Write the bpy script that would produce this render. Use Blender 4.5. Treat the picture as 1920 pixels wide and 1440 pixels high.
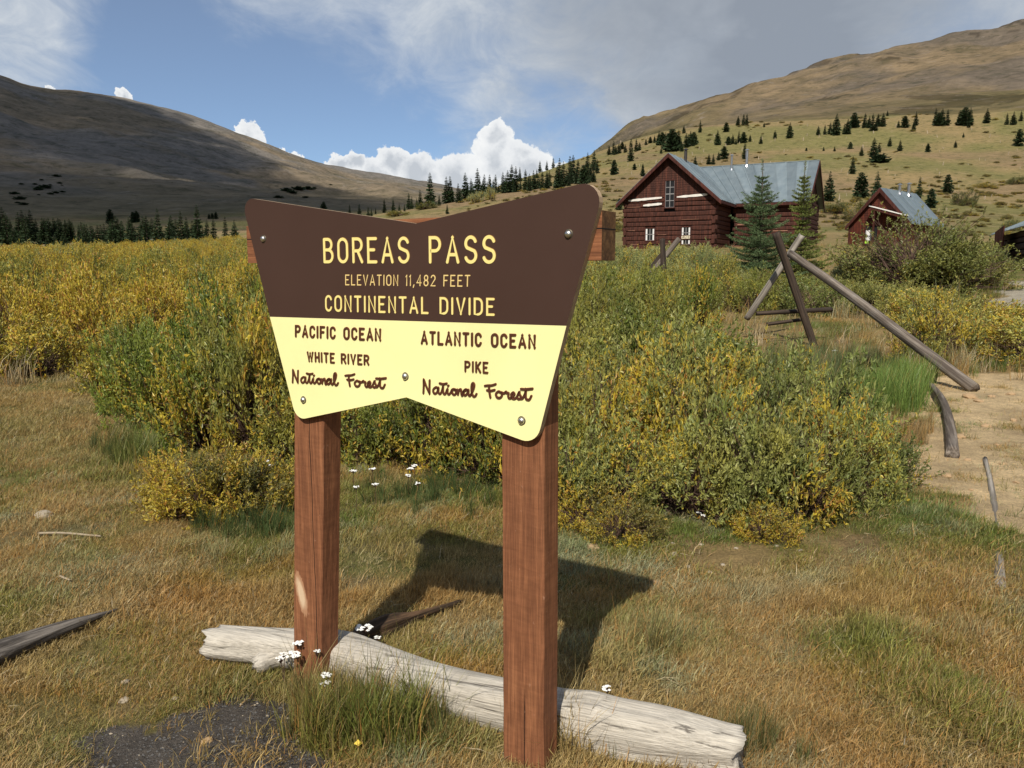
import bpy, bmesh, math, random
import numpy as np
from mathutils import Vector, Matrix

R = math.radians
random.seed(11)
rng = np.random.default_rng(7)

# ------------------------------------------------------------------ camera, sky, sun
for o in list(bpy.data.objects):
    bpy.data.objects.remove(o)
scene = bpy.context.scene
COL = scene.collection
F_PX, PITCH, CAM_H = 1500.0, R(8.04), 1.6
cam_d = bpy.data.cameras.new('camera')
cam_d.sensor_width = 36.0
cam_d.lens = F_PX / 1920 * 36
cam_d.clip_start = 0.05
cam_d.clip_end = 30000
cam = bpy.data.objects.new('camera', cam_d)
cam.location = (0, 0, CAM_H)
cam.rotation_euler = (R(90) - PITCH, 0, 0)
COL.objects.link(cam)
scene.camera = cam

SUN_AZ, SUN_EL = 195.0, 45.5          # degrees clockwise from +Y
_sa, _se = R(SUN_AZ), R(SUN_EL)
SUN_DIR = Vector((math.sin(_sa) * math.cos(_se), math.cos(_sa) * math.cos(_se), math.sin(_se)))
sun_d = bpy.data.lights.new('sun', 'SUN')
sun_d.energy = 4.2
sun_d.angle = R(0.53)
sun_d.color = (1.0, 0.94, 0.83)
sun = bpy.data.objects.new('sun', sun_d)
sun.rotation_euler = SUN_DIR.to_track_quat('Z', 'Y').to_euler()
COL.objects.link(sun)

scene.view_settings.view_transform = 'Standard'
scene.view_settings.look = 'None'
scene.view_settings.exposure = 0.16
scene.view_settings.gamma = 1.0
scene.view_settings.use_curve_mapping = False
scene.render.engine = 'CYCLES'
scene.cycles.max_bounces = 6
scene.cycles.diffuse_bounces = 2
scene.cycles.glossy_bounces = 3
scene.cycles.transmission_bounces = 4
scene.cycles.sample_clamp_indirect = 4.0
scene.cycles.use_denoising = True

# pixel helpers (1920x1440 photograph)
cF = np.array([0, math.cos(PITCH), -math.sin(PITCH)])
cU = np.array([0, math.sin(PITCH), math.cos(PITCH)])
cR = np.array([1.0, 0, 0])
CAM = np.array([0, 0, CAM_H])

def ray(x, y):
    d = cR * (x - 960) / F_PX + cU * (720 - y) / F_PX + cF
    return d
def unit(v):
    v = np.asarray(v, float)
    return v / np.linalg.norm(v)
def proj(P):
    """world points (N,3) -> pixel x, y, depth"""
    P = np.atleast_2d(P) - CAM
    dz = P @ cF
    return 960 + F_PX * (P @ cR) / dz, 720 - F_PX * (P @ cU) / dz, dz
def px_az(x, y):
    d = ray(x, y)
    return math.degrees(math.atan2(d[0], d[1])), d[2] / math.hypot(d[0], d[1])

# ------------------------------------------------------------------ node helper
class NT:
    def __init__(self, tree):
        self.t = tree
        self.n = tree.nodes
        self.l = tree.links
    def new(self, typ, ins=None, **props):
        nd = self.n.new(typ)
        for k, v in props.items():
            setattr(nd, k, v)
        if ins:
            for k, v in ins.items():
                self.set(nd.inputs[k], v)
        return nd
    def set(self, sock, v):
        if hasattr(v, 'is_linked') or isinstance(v, bpy.types.NodeSocket):
            self.l.new(v, sock)
        elif isinstance(v, bpy.types.Node):
            self.l.new(v.outputs[0], sock)
        else:
            sock.default_value = v
    def math(self, op, a, b=0.0, c=None, clamp=False):
        nd = self.n.new('ShaderNodeMath')
        nd.operation = op
        nd.use_clamp = clamp
        self.set(nd.inputs[0], a)
        self.set(nd.inputs[1], b)
        if c is not None:
            self.set(nd.inputs[2], c)
        return nd.outputs[0]
    def vmath(self, op, a, b=None, out=0):
        nd = self.n.new('ShaderNodeVectorMath')
        nd.operation = op
        self.set(nd.inputs[0], a)
        if b is not None:
            self.set(nd.inputs[3 if op == 'SCALE' else 1], b)
        return nd.outputs[out]
    def mix(self, fac, a, b, mode='MIX'):
        nd = self.n.new('ShaderNodeMix')
        nd.data_type = 'RGBA'
        nd.blend_type = mode
        self.set(nd.inputs[0], fac)
        for s, v in ((nd.inputs[6], a), (nd.inputs[7], b)):
            if isinstance(v, tuple) and len(v) == 3:
                v = v + (1,)
            self.set(s, v)
        return nd.outputs[2]
    def noise(self, vec, scale, detail=4, rough=0.55, dist=0.0, out=0):
        nd = self.n.new('ShaderNodeTexNoise')
        if vec is not None:
            self.set(nd.inputs['Vector'], vec)
        nd.inputs['Scale'].default_value = scale
        nd.inputs['Detail'].default_value = detail
        nd.inputs['Roughness'].default_value = rough
        nd.inputs['Distortion'].default_value = dist
        return nd.outputs[out]
    def map(self, v, a, b, c=0.0, d=1.0, smooth=False):
        nd = self.n.new('ShaderNodeMapRange')
        if smooth:
            nd.interpolation_type = 'SMOOTHSTEP'
        self.set(nd.inputs[0], v)
        for i, q in enumerate((a, b, c, d)):
            self.set(nd.inputs[i + 1], q)
        return nd.outputs[0]
    def scale3(self, vec, s):
        nd = self.n.new('ShaderNodeMapping')
        self.set(nd.inputs[0], vec)
        nd.inputs['Scale'].default_value = s
        return nd.outputs[0]
    def ramp(self, v, stops):
        nd = self.n.new('ShaderNodeValToRGB')
        self.set(nd.inputs[0], v)
        e = nd.color_ramp.elements
        while len(e) > 1:
            e.remove(e[-1])
        e[0].position = stops[0][0]
        e[0].color = stops[0][1] + (1,)
        for p, c in stops[1:]:
            k = e.new(p)
            k.color = c + (1,)
        return nd.outputs[0]
    def bump(self, h, strength, dist):
        nd = self.n.new('ShaderNodeBump')
        nd.inputs['Strength'].default_value = strength
        nd.inputs['Distance'].default_value = dist
        self.set(nd.inputs['Height'], h)
        return nd.outputs[0]

def new_mat(name):
    m = bpy.data.materials.new(name)
    m.use_nodes = True
    m.node_tree.nodes.clear()
    nt = NT(m.node_tree)
    nt.out = nt.new('ShaderNodeOutputMaterial')
    return m, nt

def principled(nt, col, rough=0.8, normal=None, metal=0.0, spec=0.3):
    p = nt.new('ShaderNodeBsdfPrincipled')
    if isinstance(col, tuple) and len(col) == 3:
        col = col + (1,)
    nt.set(p.inputs['Base Color'], col)
    nt.set(p.inputs['Roughness'], rough)
    p.inputs['Metallic'].default_value = metal
    p.inputs['Specular IOR Level'].default_value = spec
    if normal is not None:
        nt.set(p.inputs['Normal'], normal)
    nt.l.new(p.outputs[0], nt.out.inputs[0])
    return p

# ------------------------------------------------------------------ world: sky and clouds
world = bpy.data.worlds.new('World')
scene.world = world
world.use_nodes = True
world.node_tree.nodes.clear()
w = NT(world.node_tree)
wout = w.new('ShaderNodeOutputWorld')
bg = w.new('ShaderNodeBackground')
bg.inputs['Strength'].default_value = 0.1
w.l.new(bg.outputs[0], wout.inputs[0])
sky = w.new('ShaderNodeTexSky')
sky.sky_type = 'NISHITA'
sky.sun_disc = False
sky.sun_elevation = R(SUN_EL)
sky.sun_rotation = R(SUN_AZ)
sky.altitude = 3500
sky.air_density = 1.0
sky.dust_density = 0.4
sky.ozone_density = 1.0
D = w.new('ShaderNodeTexCoord').outputs['Generated']
blue = w.mix(1.0, sky.outputs[0], (0.78, 0.92, 1.0), 'MULTIPLY')
blue = w.mix(0.22, blue, (4.2, 4.6, 5.2))
def blob(x, y, rad, power=1.0, vec=None):
    """soft round region of the sky round the direction of pixel (x, y)"""
    d = unit(ray(x, y))
    dist = w.vmath('DISTANCE', vec if vec is not None else D, tuple(d), out=1)
    return w.math('EXPONENT', w.math('MULTIPLY', w.math('POWER', w.math('DIVIDE', dist, rad / F_PX), 2.0), -1.0))
sepD = w.new('ShaderNodeSeparateXYZ', {0: D})
# stretched plane-like coordinates for the high cloud sheet
zz = w.math('ADD', w.math('MAXIMUM', sepD.outputs[2], 0.0), 0.16)
comb = w.new('ShaderNodeCombineXYZ', {0: w.math('DIVIDE', sepD.outputs[0], zz), 1: w.math('DIVIDE', sepD.outputs[1], zz), 2: 0.0}).outputs[0]
rot = w.new('ShaderNodeMapping', {0: comb})
rot.inputs['Rotation'].default_value = (0, 0, R(28))
rot.inputs['Scale'].default_value = (1.0, 0.62, 1.0)
n1 = w.noise(rot.outputs[0], 1.15, 6, 0.56, 0.6)
n2 = w.noise(rot.outputs[0], 4.6, 6, 0.66, 0.5)
n3 = w.noise(D, 9.0, 5, 0.55, 0.2)
cov = w.math('ADD', w.math('MULTIPLY', n1, 0.76), w.math('MULTIPLY', n2, 0.42))
cov = w.math('ADD', cov, w.math('MULTIPLY', n3, 0.35))
bias = 0.0
for x, y, rad, amt in ((330, 160, 150, -.38), (520, 230, 130, -.36), (650, 280, 110, -.30), (200, 110, 60, -.1), (330, 70, 60, -.12),
                       (1010, 205, 60, -.12), (1100, 262, 90, -.28), (760, 235, 110, -.22), (560, 110, 90, -.12),
                       (60, 50, 130, .20), (650, 20, 200, .14), (850, 120, 170, .22), (1480, 40, 400, .40), (1180, 200, 150, .12), (1030, 110, 90, .06), (930, 60, 90, -.12), (820, 215, 80, -.14), (700, 75, 60, -.14), (1090, 160, 60, -.08), (250, 20, 70, -.12),
                       (640, 160, 60, .12), (420, 0, 120, .08)):
    term = w.math('MULTIPLY', blob(x, y, rad), amt)
    bias = term if isinstance(bias, float) else w.math('ADD', bias, term)
cov = w.math('ADD', cov, bias)
sheet = w.map(cov, 0.60, 1.10, 0.0, 0.93, True)
grey_b = w.math('ADD', blob(1500, 40, 330), w.math('MULTIPLY', blob(1080, 30, 150), .35), clamp=True)
n4 = w.noise(rot.outputs[0], 2.3, 5, 0.55, 0.3)
greyf = w.math('MULTIPLY', w.map(n4, 0.2, 0.62, 0.55, 1.25), grey_b, clamp=True)
sheet_c = w.mix(w.map(n2, 0.35, 0.7), (4.6, 5.1, 5.7), (6.6, 6.9, 7.1))
sheet_c = w.mix(greyf, sheet_c, (2.6, 2.9, 3.35))
skyc = w.mix(sheet, blue, sheet_c)
# cumulus heaps near the horizon
dn = w.new('ShaderNodeTexNoise', {'Vector': D})
dn.inputs['Scale'].default_value = 26
dn.inputs['Detail'].default_value = 6
dn.inputs['Roughness'].default_value = 0.6
dvec = w.vmath('SCALE', w.vmath('SUBTRACT', dn.outputs['Color'], (0.5, 0.5, 0.5)), 0.052)
DD = w.vmath('ADD', D, dvec)
best = None
top = None
for x, y, rad in ((740, 306, 34), (790, 325, 46), (860, 352, 60), (935, 256, 34), (930, 300, 50), (985, 318, 52), (1050, 352, 52), (1120, 380, 50),
                  (472, 256, 24), (447, 262, 20), (545, 294, 18), (522, 292, 16), (635, 308, 26), (660, 302, 24), (610, 320, 22),
                  (88, 164, 10), (700, 345, 45), (230, 184, 16)):
    d = unit(ray(x, y))
    dist = w.vmath('DISTANCE', DD, tuple(d), out=1)
    s = w.math('SUBTRACT', 1.0, w.math('DIVIDE', dist, rad / F_PX))
    best = s if best is None else w.math('SMOOTH_MAX', best, s, 0.12)
cum = w.map(best, 0.0, 0.10, 0.0, 1.0, True)
shade_n = w.noise(w.vmath('ADD', D, (0.006, 0, 0.012)), 30, 6, 0.6)
puff = w.math('ADD', w.map(best, 0.05, 0.75, 0.15, 1.0), w.map(shade_n, 0.35, 0.65, -0.25, 0.25))
puffc = w.ramp(puff, [(0.0, (8.4, 8.5, 8.5)), (0.5, (7.3, 7.5, 7.7)), (1.0, (4.9, 5.25, 5.7))])
skyc = w.mix(cum, skyc, puffc)
# short contrail
w.l.new(skyc, bg.inputs['Color'])

# ------------------------------------------------------------------ object helpers
def link(o, parent=None):
    COL.objects.link(o)
    if parent is not None:
        o.parent = parent
    return o
def tag(o, label=None, cat=None, group=None, kind=None):
    if label: o['label'] = label
    if cat: o['category'] = cat
    if group: o['group'] = group
    if kind: o['kind'] = kind
    return o
def empty(name, loc=(0, 0, 0), rz=0.0, label=None, cat=None, group=None):
    o = bpy.data.objects.new(name, None)
    o.empty_display_size = 0.3
    o.location = loc
    o.rotation_euler = (0, 0, rz)
    link(o)
    return tag(o, label, cat, group)
def mesh_np(name, V, F, mats=(), fmat=None, smooth=False):
    """V (N,3), F (M,k) int array"""
    V = np.ascontiguousarray(V, dtype=np.float32)
    F = np.ascontiguousarray(F, dtype=np.int32)
    me = bpy.data.meshes.new(name)
    k = F.shape[1]
    me.vertices.add(len(V))
    me.vertices.foreach_set('co', V.ravel())
    me.loops.add(F.size)
    me.loops.foreach_set('vertex_index', F.ravel())
    me.polygons.add(len(F))
    me.polygons.foreach_set('loop_start', np.arange(0, F.size, k, dtype=np.int32))
    if fmat is not None:
        me.polygons.foreach_set('material_index', np.asarray(fmat, dtype=np.int32))
    me.polygons.foreach_set('use_smooth', np.full(len(F), smooth))
    me.update(calc_edges=True)
    for m in mats:
        me.materials.append(m)
    return me
def obj(name, me, parent=None, **kw):
    o = bpy.data.objects.new(name, me)
    link(o, parent)
    return tag(o, **kw)

class MB:
    """collects quads and tris, with a material slot each"""
    def __init__(self):
        self.v, self.f, self.m = [], [], []
    def add(self, vs, fs, m=0):
        b = len(self.v)
        self.v += [tuple(p) for p in vs]
        for f in fs:
            self.f.append([b + i for i in f])
            self.m.append(m)
    def box(self, x0, x1, y0, y1, z0, z1, m=0, jit=0.0):
        vs = [(x, y, z) for z in (z0, z1) for y in (y0, y1) for x in (x0, x1)]
        if jit:
            vs = [tuple(c + random.uniform(-jit, jit) for c in p) for p in vs]
        self.add(vs, [(0, 2, 3, 1), (4, 5, 7, 6), (0, 1, 5, 4), (2, 6, 7, 3), (0, 4, 6, 2), (1, 3, 7, 5)], m)
    def prism(self, pts, off, m=0, mside=None):
        """planar polygon pts (3D) extruded by vector off"""
        n = len(pts)
        a = [tuple(p) for p in pts]
        b = [tuple(np.asarray(p) + np.asarray(off)) for p in pts]
        base = len(self.v)
        self.v += a + b
        self.f.append(list(range(base, base + n)))
        self.m.append(m)
        self.f.append(list(range(base + 2 * n - 1, base + n - 1, -1)))
        self.m.append(m if mside is None else mside)
        for i in range(n):
            j = (i + 1) % n
            self.f.append([base + i, base + n + i, base + n + j, base + j])
            self.m.append(m if mside is None else mside)
    def tube(self, path, radii, n=8, m=0, cap=True, squash=1.0, rough=0.0):
        path = [np.asarray(p, float) for p in path]
        if np.isscalar(radii):
            radii = [radii] * len(path)
        base = len(self.v)
        up = np.array([0, 0, 1.0])
        ang0 = random.random() * 6
        for i, p in enumerate(path):
            t = unit(path[min(i + 1, len(path) - 1)] - path[max(i - 1, 0)])
            a = np.cross(t, up)
            if np.linalg.norm(a) < 1e-3:
                a = np.array([1.0, 0, 0])
            a = unit(a)
            b = np.cross(a, t)
            for k in range(n):
                th = ang0 + 2 * math.pi * k / n
                rr = radii[i] * (1 + random.uniform(-rough, rough))
                self.v.append(tuple(p + rr * (a * math.cos(th) + b * math.sin(th) * squash)))
        for i in range(len(path) - 1):
            for k in range(n):
                q = (k + 1) % n
                self.f.append([base + i * n + k, base + i * n + q, base + (i + 1) * n + q, base + (i + 1) * n + k])
                self.m.append(m)
        if cap:
            self.f.append([base + k for k in range(n)][::-1]); self.m.append(m)
            e = base + (len(path) - 1) * n
            self.f.append([e + k for k in range(n)]); self.m.append(m)
    def build(self, name, mats, parent=None, smooth=False, **kw):
        me = bpy.data.meshes.new(name)
        me.from_pydata(self.v, [], self.f)
        if not isinstance(mats, (list, tuple)):
            mats = [mats]
        for mt in mats:
            me.materials.append(mt)
        me.polygons.foreach_set('material_index', self.m)
        me.polygons.foreach_set('use_smooth', [smooth] * len(self.f))
        bm = bmesh.new()
        bm.from_mesh(me)
        bmesh.ops.recalc_face_normals(bm, faces=bm.faces)
        bm.to_mesh(me)
        bm.free()
        return obj(name, me, parent, **kw)

# ------------------------------------------------------------------ numpy value noise
_perm = np.random.default_rng(3).random((256, 256))
def vnoise(x, y):
    xi, yi = np.floor(x).astype(int), np.floor(y).astype(int)
    fx, fy = x - xi, y - yi
    fx, fy = fx * fx * (3 - 2 * fx), fy * fy * (3 - 2 * fy)
    g = lambda a, b: _perm[a & 255, b & 255]
    return (g(xi, yi) * (1 - fx) + g(xi + 1, yi) * fx) * (1 - fy) + (g(xi, yi + 1) * (1 - fx) + g(xi + 1, yi + 1) * fx) * fy
def fbm(x, y, o=4, g=0.5):
    s, a, t = 0.0, 1.0, 0.0
    for i in range(o):
        s = s + a * vnoise(x + 17.3 * i, y - 9.1 * i)
        t += a
        x, y, a = x * 2.03, y * 2.03, a * g
    return s / t
def sstep(a, b, x):
    t = np.clip((x - a) / (b - a), 0, 1)
    return t * t * (3 - 2 * t)

# ------------------------------------------------------------------ terrain
RINGS = [  # radius, [(pixel x, pixel y of the ground there)]
 (110, [(-300, 474), (0, 473), (200, 471), (350, 462), (450, 457), (650, 452), (800, 445), (950, 440), (1100, 434), (1200, 430), (1500, 430), (1920, 440), (2300, 440)]),
 (220, [(-300, 478), (0, 476), (200, 474), (350, 466), (450, 458), (560, 430), (650, 410), (720, 398), (800, 388), (870, 378), (950, 362), (1050, 355), (1120, 350), (1200, 348), (1350, 348), (1500, 352), (1700, 362), (1920, 372), (2300, 380)]),
 (330, [(-300, 462), (0, 460), (200, 452), (450, 440), (560, 425), (650, 415), (800, 396), (870, 380), (950, 348), (1050, 325), (1120, 305), (1200, 292), (1500, 286), (1700, 290), (1920, 300), (2300, 300)]),
 (450, [(-300, 447), (0, 445), (200, 440), (450, 428), (560, 422), (650, 419), (800, 402), (870, 375), (950, 343), (1000, 328), (1050, 310), (1120, 285), (1165, 268), (1200, 259), (1250, 246), (1400, 227), (1500, 222), (1700, 215), (1920, 206), (2300, 200)]),
 (600, [(-300, 425), (0, 424), (200, 420), (450, 408), (560, 404), (650, 404), (800, 400), (950, 372), (1050, 350), (1165, 290), (1300, 255), (1500, 240), (1920, 226), (2300, 220)]),
 (900, [(-300, 370), (0, 372), (200, 376), (450, 378), (650, 382), (800, 382), (950, 380), (1100, 345), (1165, 285), (1300, 236), (1500, 207), (1700, 186), (1920, 165), (2300, 150)]),
 (1500, [(-300, 250), (0, 275), (200, 310), (450, 348), (650, 368), (800, 374), (950, 382), (1050, 345), (1110, 300), (1165, 263), (1200, 241), (1240, 236), (1300, 214), (1400, 180), (1450, 165), (1520, 135), (1590, 109), (1640, 100), (1700, 92), (1740, 83), (1780, 68), (1850, 62), (1920, 45), (2300, 0)]),
 (2600, [(-300, 60), (0, 137), (20, 145), (45, 158), (100, 166), (170, 172), (225, 180), (270, 190), (330, 206), (370, 220), (400, 232), (450, 252), (500, 270), (560, 292), (620, 311), (680, 325), (760, 338), (830, 350), (900, 366), (1000, 385), (1165, 340), (1300, 290), (1920, 180), (2300, 150)]),
 (4500, [(-300, 380), (2300, 380)]),
 (9000, [(-300, 490), (2300, 490)]),
]
AZS = np.arange(-180, 180.01, 0.5)
_logr, _Z = [], []
for r0, z0 in ((0.1, (0, 0)), (9, (0, 0)), (14, (.12, .12)), (30, (.75, 1.15)), (57, (1.95, 3.05))):
    _logr.append(r0)
    _Z.append(np.interp(AZS, [-180, -30, -8, 8, 60, 180], [z0[0], z0[0], z0[0], z0[1], z0[1], z0[0]]))
for r0, pts in RINGS:
    az, te = zip(*[px_az(x, y) for x, y in pts])
    az, te = np.array(az), np.array(te)
    e = te[-1] * 0.5 + te[0] * 0.5
    az = np.concatenate([[-180], az, [180]])
    te = np.concatenate([[e], te, [e]])
    _logr.append(r0)
    _Z.append(CAM_H + r0 * np.interp(AZS, az, te))
_RR = np.array(_logr, float)
_Z = np.array(_Z)
_U = np.log(_RR)
def zfun(x, y, fine=True):
    x = np.asarray(x, float); y = np.asarray(y, float)
    r = np.maximum(np.hypot(x, y), 0.11)
    az = np.degrees(np.arctan2(x, y))
    ai = (az + 180) / 0.5
    i0 = np.clip(np.floor(ai).astype(int), 0, len(AZS) - 2)
    fa = ai - i0
    k = np.clip(np.searchsorted(_RR, r) - 1, 0, len(_RR) - 2)
    t = (r - _RR[k]) / (_RR[k + 1] - _RR[k])
    def at(kk):
        kk = np.clip(kk, 0, len(_RR) - 1)
        return _Z[kk, i0] * (1 - fa) + _Z[kk, i0 + 1] * fa
    z0, z1 = at(k), at(k + 1)
    # soften the corners of the radial profile a little
    zl = z0 + (z1 - z0) * t
    s = t * t * (3 - 2 * t)
    zs = z0 + (z1 - z0) * s
    wgt = np.where(r > 60, 0.35, 0.0)
    z = zl * (1 - wgt) + zs * wgt
    amp = np.interp(r, [0, 3, 12, 40, 150, 450, 700, 1500, 2600, 5000], [.02, .03, .06, .15, 1.0, 2.2, 9, 22, 14, 20])
    wl = np.interp(r, [0, 12, 40, 150, 450, 900, 2000], [1.6, 3, 9, 35, 80, 190, 330])
    # blend of fixed-wavelength noises so the surface is continuous
    z = z + (fbm(x / 1.7, y / 1.7, 3) - .5) * .06 * sstep(0, 2, r) * (1 - sstep(60, 200, r))
    z = z + (fbm(x / 9 + 5, y / 9, 3) - .5) * .30 * sstep(12, 30, r) * (1 - sstep(300, 900, r))
    z = z + (fbm(x / 45 + 3, y / 45, 4) - .5) * 3.2 * sstep(120, 300, r) * (1 - sstep(700, 1400, r))
    z = z + (fbm(x / 230 + 8, y / 230, 6, .55) - .5) * 70 * sstep(620, 1300, r) * (1 - .5 * sstep(1500, 2600, r))
    if fine:
        z = z + (fbm(x / .16, y / .16, 3) - .5) * .035 * (1 - sstep(14, 30, r))
    return z
def hit(px, py, rmax=3500.0, far_ok=True):
    d = ray(px, py)
    h = math.hypot(d[0], d[1])
    rr = np.exp(np.linspace(math.log(1.2), math.log(rmax), 900))
    X, Y, Zr = d[0] / h * rr, d[1] / h * rr, CAM_H + d[2] / h * rr
    Zt = zfun(X, Y, False)
    under = np.nonzero(Zr < Zt)[0]
    if len(under):
        i = under[0]
        if i == 0:
            return np.array([X[0], Y[0], Zt[0]])
        a, b = Zr[i - 1] - Zt[i - 1], Zt[i] - Zr[i]
        t = a / (a + b)
        x, y = X[i - 1] + (X[i] - X[i - 1]) * t, Y[i - 1] + (Y[i] - Y[i - 1]) * t
        return np.array([x, y, float(zfun(x, y))])
    return None
def at_r(px, r, py=460):
    """ground point below pixel column px at horizontal distance r"""
    d = ray(px, py)
    h = math.hypot(d[0], d[1])
    x, y = d[0] / h * r, d[1] / h * r
    return np.array([x, y, float(zfun(x, y))])
def z_at_px(P, py):
    """height of the point above P that shows at pixel row py"""
    h = math.hypot(P[0], P[1])
    # solve proj y = py for z
    # (720-py)/F = ((P-C).U)/((P-C).F)
    k = (720 - py) / F_PX
    # dz = z-H ;  U: y*sin + dz*cos ; F: y*cos - dz*sin
    y = P[1]
    return CAM_H + (k * y * math.cos(PITCH) - y * math.sin(PITCH)) / (math.cos(PITCH) + k * math.sin(PITCH))
def depth_pt(px, py, depth):
    return CAM + ray(px, py) * depth

def poly_mask(X, Y, pts):
    """points in polygon (vectorised)"""
    inside = np.zeros(X.shape, bool)
    n = len(pts)
    for i in range(n):
        x1, y1 = pts[i]; x2, y2 = pts[(i + 1) % n]
        c = ((y1 > Y) != (y2 > Y)) & (X < (x2 - x1) * (Y - y1) / (y2 - y1 + 1e-12) + x1)
        inside ^= c
    return inside
def gnd_poly(pts):
    return [tuple(hit(x, y)[:2]) for x, y in pts]
DIRT = gnd_poly([(1610, 830), (1640, 760), (1720, 712), (1840, 700), (2050, 700), (2250, 900), (2250, 1040), (1980, 1010), (1840, 985), (1700, 900), (1640, 850)])
LOT = gnd_poly([(1835, 548), (1870, 528), (1960, 518), (2300, 515), (2300, 610), (2000, 585), (1880, 575)])
GRAVEL = gnd_poly([(165, 1410), (215, 1350), (310, 1308), (430, 1270), (515, 1290), (540, 1360), (580, 1425), (590, 1620), (60, 1620), (90, 1440)])
def soft(X, Y, poly, wob, edge):
    wx = (fbm(X / edge, Y / edge, 3) - .5) * wob
    wy = (fbm(X / edge + 40, Y / edge + 7, 3) - .5) * wob
    return poly_mask(X + wx, Y + wy, poly)
def ground_cols(X, Y):
    """real-world base colours of the ground, (N,3)"""
    r = np.hypot(X, Y)
    n1 = fbm(X / 1.1, Y / 1.1, 4)
    n2 = fbm(X / .35 + 9, Y / .35, 3)
    n3 = fbm(X / 14, Y / 14, 4)
    c = np.zeros(X.shape + (3,))
    straw = np.array([.27, .19, .085]); olive = np.array([.13, .125, .04]); soil = np.array([.17, .115, .065]); green = np.array([.085, .11, .03])
    a = sstep(.35, .65, n1)[..., None]
    c[:] = straw * a + olive * (1 - a)
    b = sstep(.56, .7, n2)[..., None]
    c = c * (1 - .5 * b) + soil * .5 * b
    # hillside
    hs = sstep(45, 90, r)[..., None]
    m = sstep(.36, .62, fbm(X / 26 + 4, Y / 26, 5))[..., None]
    tan = np.array([.25, .185, .085]); hg = np.array([.18, .16, .06]); hp = np.array([.235, .155, .092])
    hc = tan * (1 - m) + hg * m
    m2 = sstep(.55, .66, fbm(X / 60, Y / 40 + 9, 4))[..., None]
    hc = hc * (1 - .6 * m2) + hp * .6 * m2
    c = c * (1 - hs) + hc * hs
    return c, n1, n2

rows = list(np.exp(np.arange(math.log(.35), math.log(13), .0105)))
rows += list(np.exp(np.arange(math.log(13.1), math.log(700), .017)))
rows += list(np.exp(np.arange(math.log(702), math.log(2900), .0075)))
rows += list(np.exp(np.arange(math.log(2930), math.log(9500), .06)))
rows = np.array(rows)
azc = np.concatenate([np.arange(-180, -44, 3.0), np.arange(-44, -38, .8), np.arange(-38, 38, .2), np.arange(38, 44, .8), np.arange(44, 180.1, 3.0)])
azc[-1] = 180.0
AA, RG = np.meshgrid(np.radians(azc), rows)
GX, GY = RG * np.sin(AA), RG * np.cos(AA)
GZ = zfun(GX, GY)
gc, _, _ = ground_cols(GX, GY)
dm = soft(GX, GY, DIRT, .9, .6)
lm = soft(GX, GY, LOT, 3, 2.5)
gm = soft(GX, GY, GRAVEL, .45, .16)
def setc(mask, col, var=.25):
    v = 1 + (fbm(GX * 3, GY * 3, 3) - .5)[..., None] * var * 2
    gc[mask] = (np.array(col) * v)[mask]
setc(dm, (.50, .37, .21), .4)
setc(lm, (.36, .32, .25), .2)
setc(gm, (.095, .082, .07), .4)
# mountains
rm = sstep(600, 760, RG)[..., None]
nn = fbm(GX / 210 + 2, GY / 210 + 6, 6, .58)
mm = fbm(GX / 75 + 12, GY / 75, 5, .6)
leftm = (1 - sstep(.0, .12, AA))[..., None]
tR = np.array([.215, .160, .098]); gR = np.array([.115, .102, .040]); sR = np.array([.155, .125, .095])
elev = (GZ / np.maximum(RG, 1))
low = (1 - sstep(.13, .2, elev + (nn - .5) * .12))[..., None]
a = sstep(.42, .58, nn)[..., None]
right = tR * (1 - a) + sR * a
right = right * (1 - low) + (gR * .75 + tR * .25) * low
tL = np.array([.21, .165, .115]); sL = np.array([.185, .165, .145]); gL = np.array([.175, .145, .09])
a2 = sstep(.45, .6, fbm(GX / 330 + 31, GY / 200, 6, .58))[..., None]
left = tL * (1 - a2) + sL * a2
lowl = (1 - sstep(.06, .12, elev + (nn - .5) * .05))[..., None]
left = left * (1 - lowl) + gL * lowl
mc = left * leftm + right * (1 - leftm)
pt = (mm > .64)[..., None] * (1 - leftm)
mc = mc * (1 - .45 * pt)
gc = gc * (1 - rm) + mc * rm
nr, nc = GX.shape
V = np.stack([GX, GY, GZ], -1).reshape(-1, 3)
CC = np.concatenate([gc, np.ones(gc.shape[:2] + (1,))], -1).reshape(-1, 4)
idx = np.arange(nr * nc).reshape(nr, nc)

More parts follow.
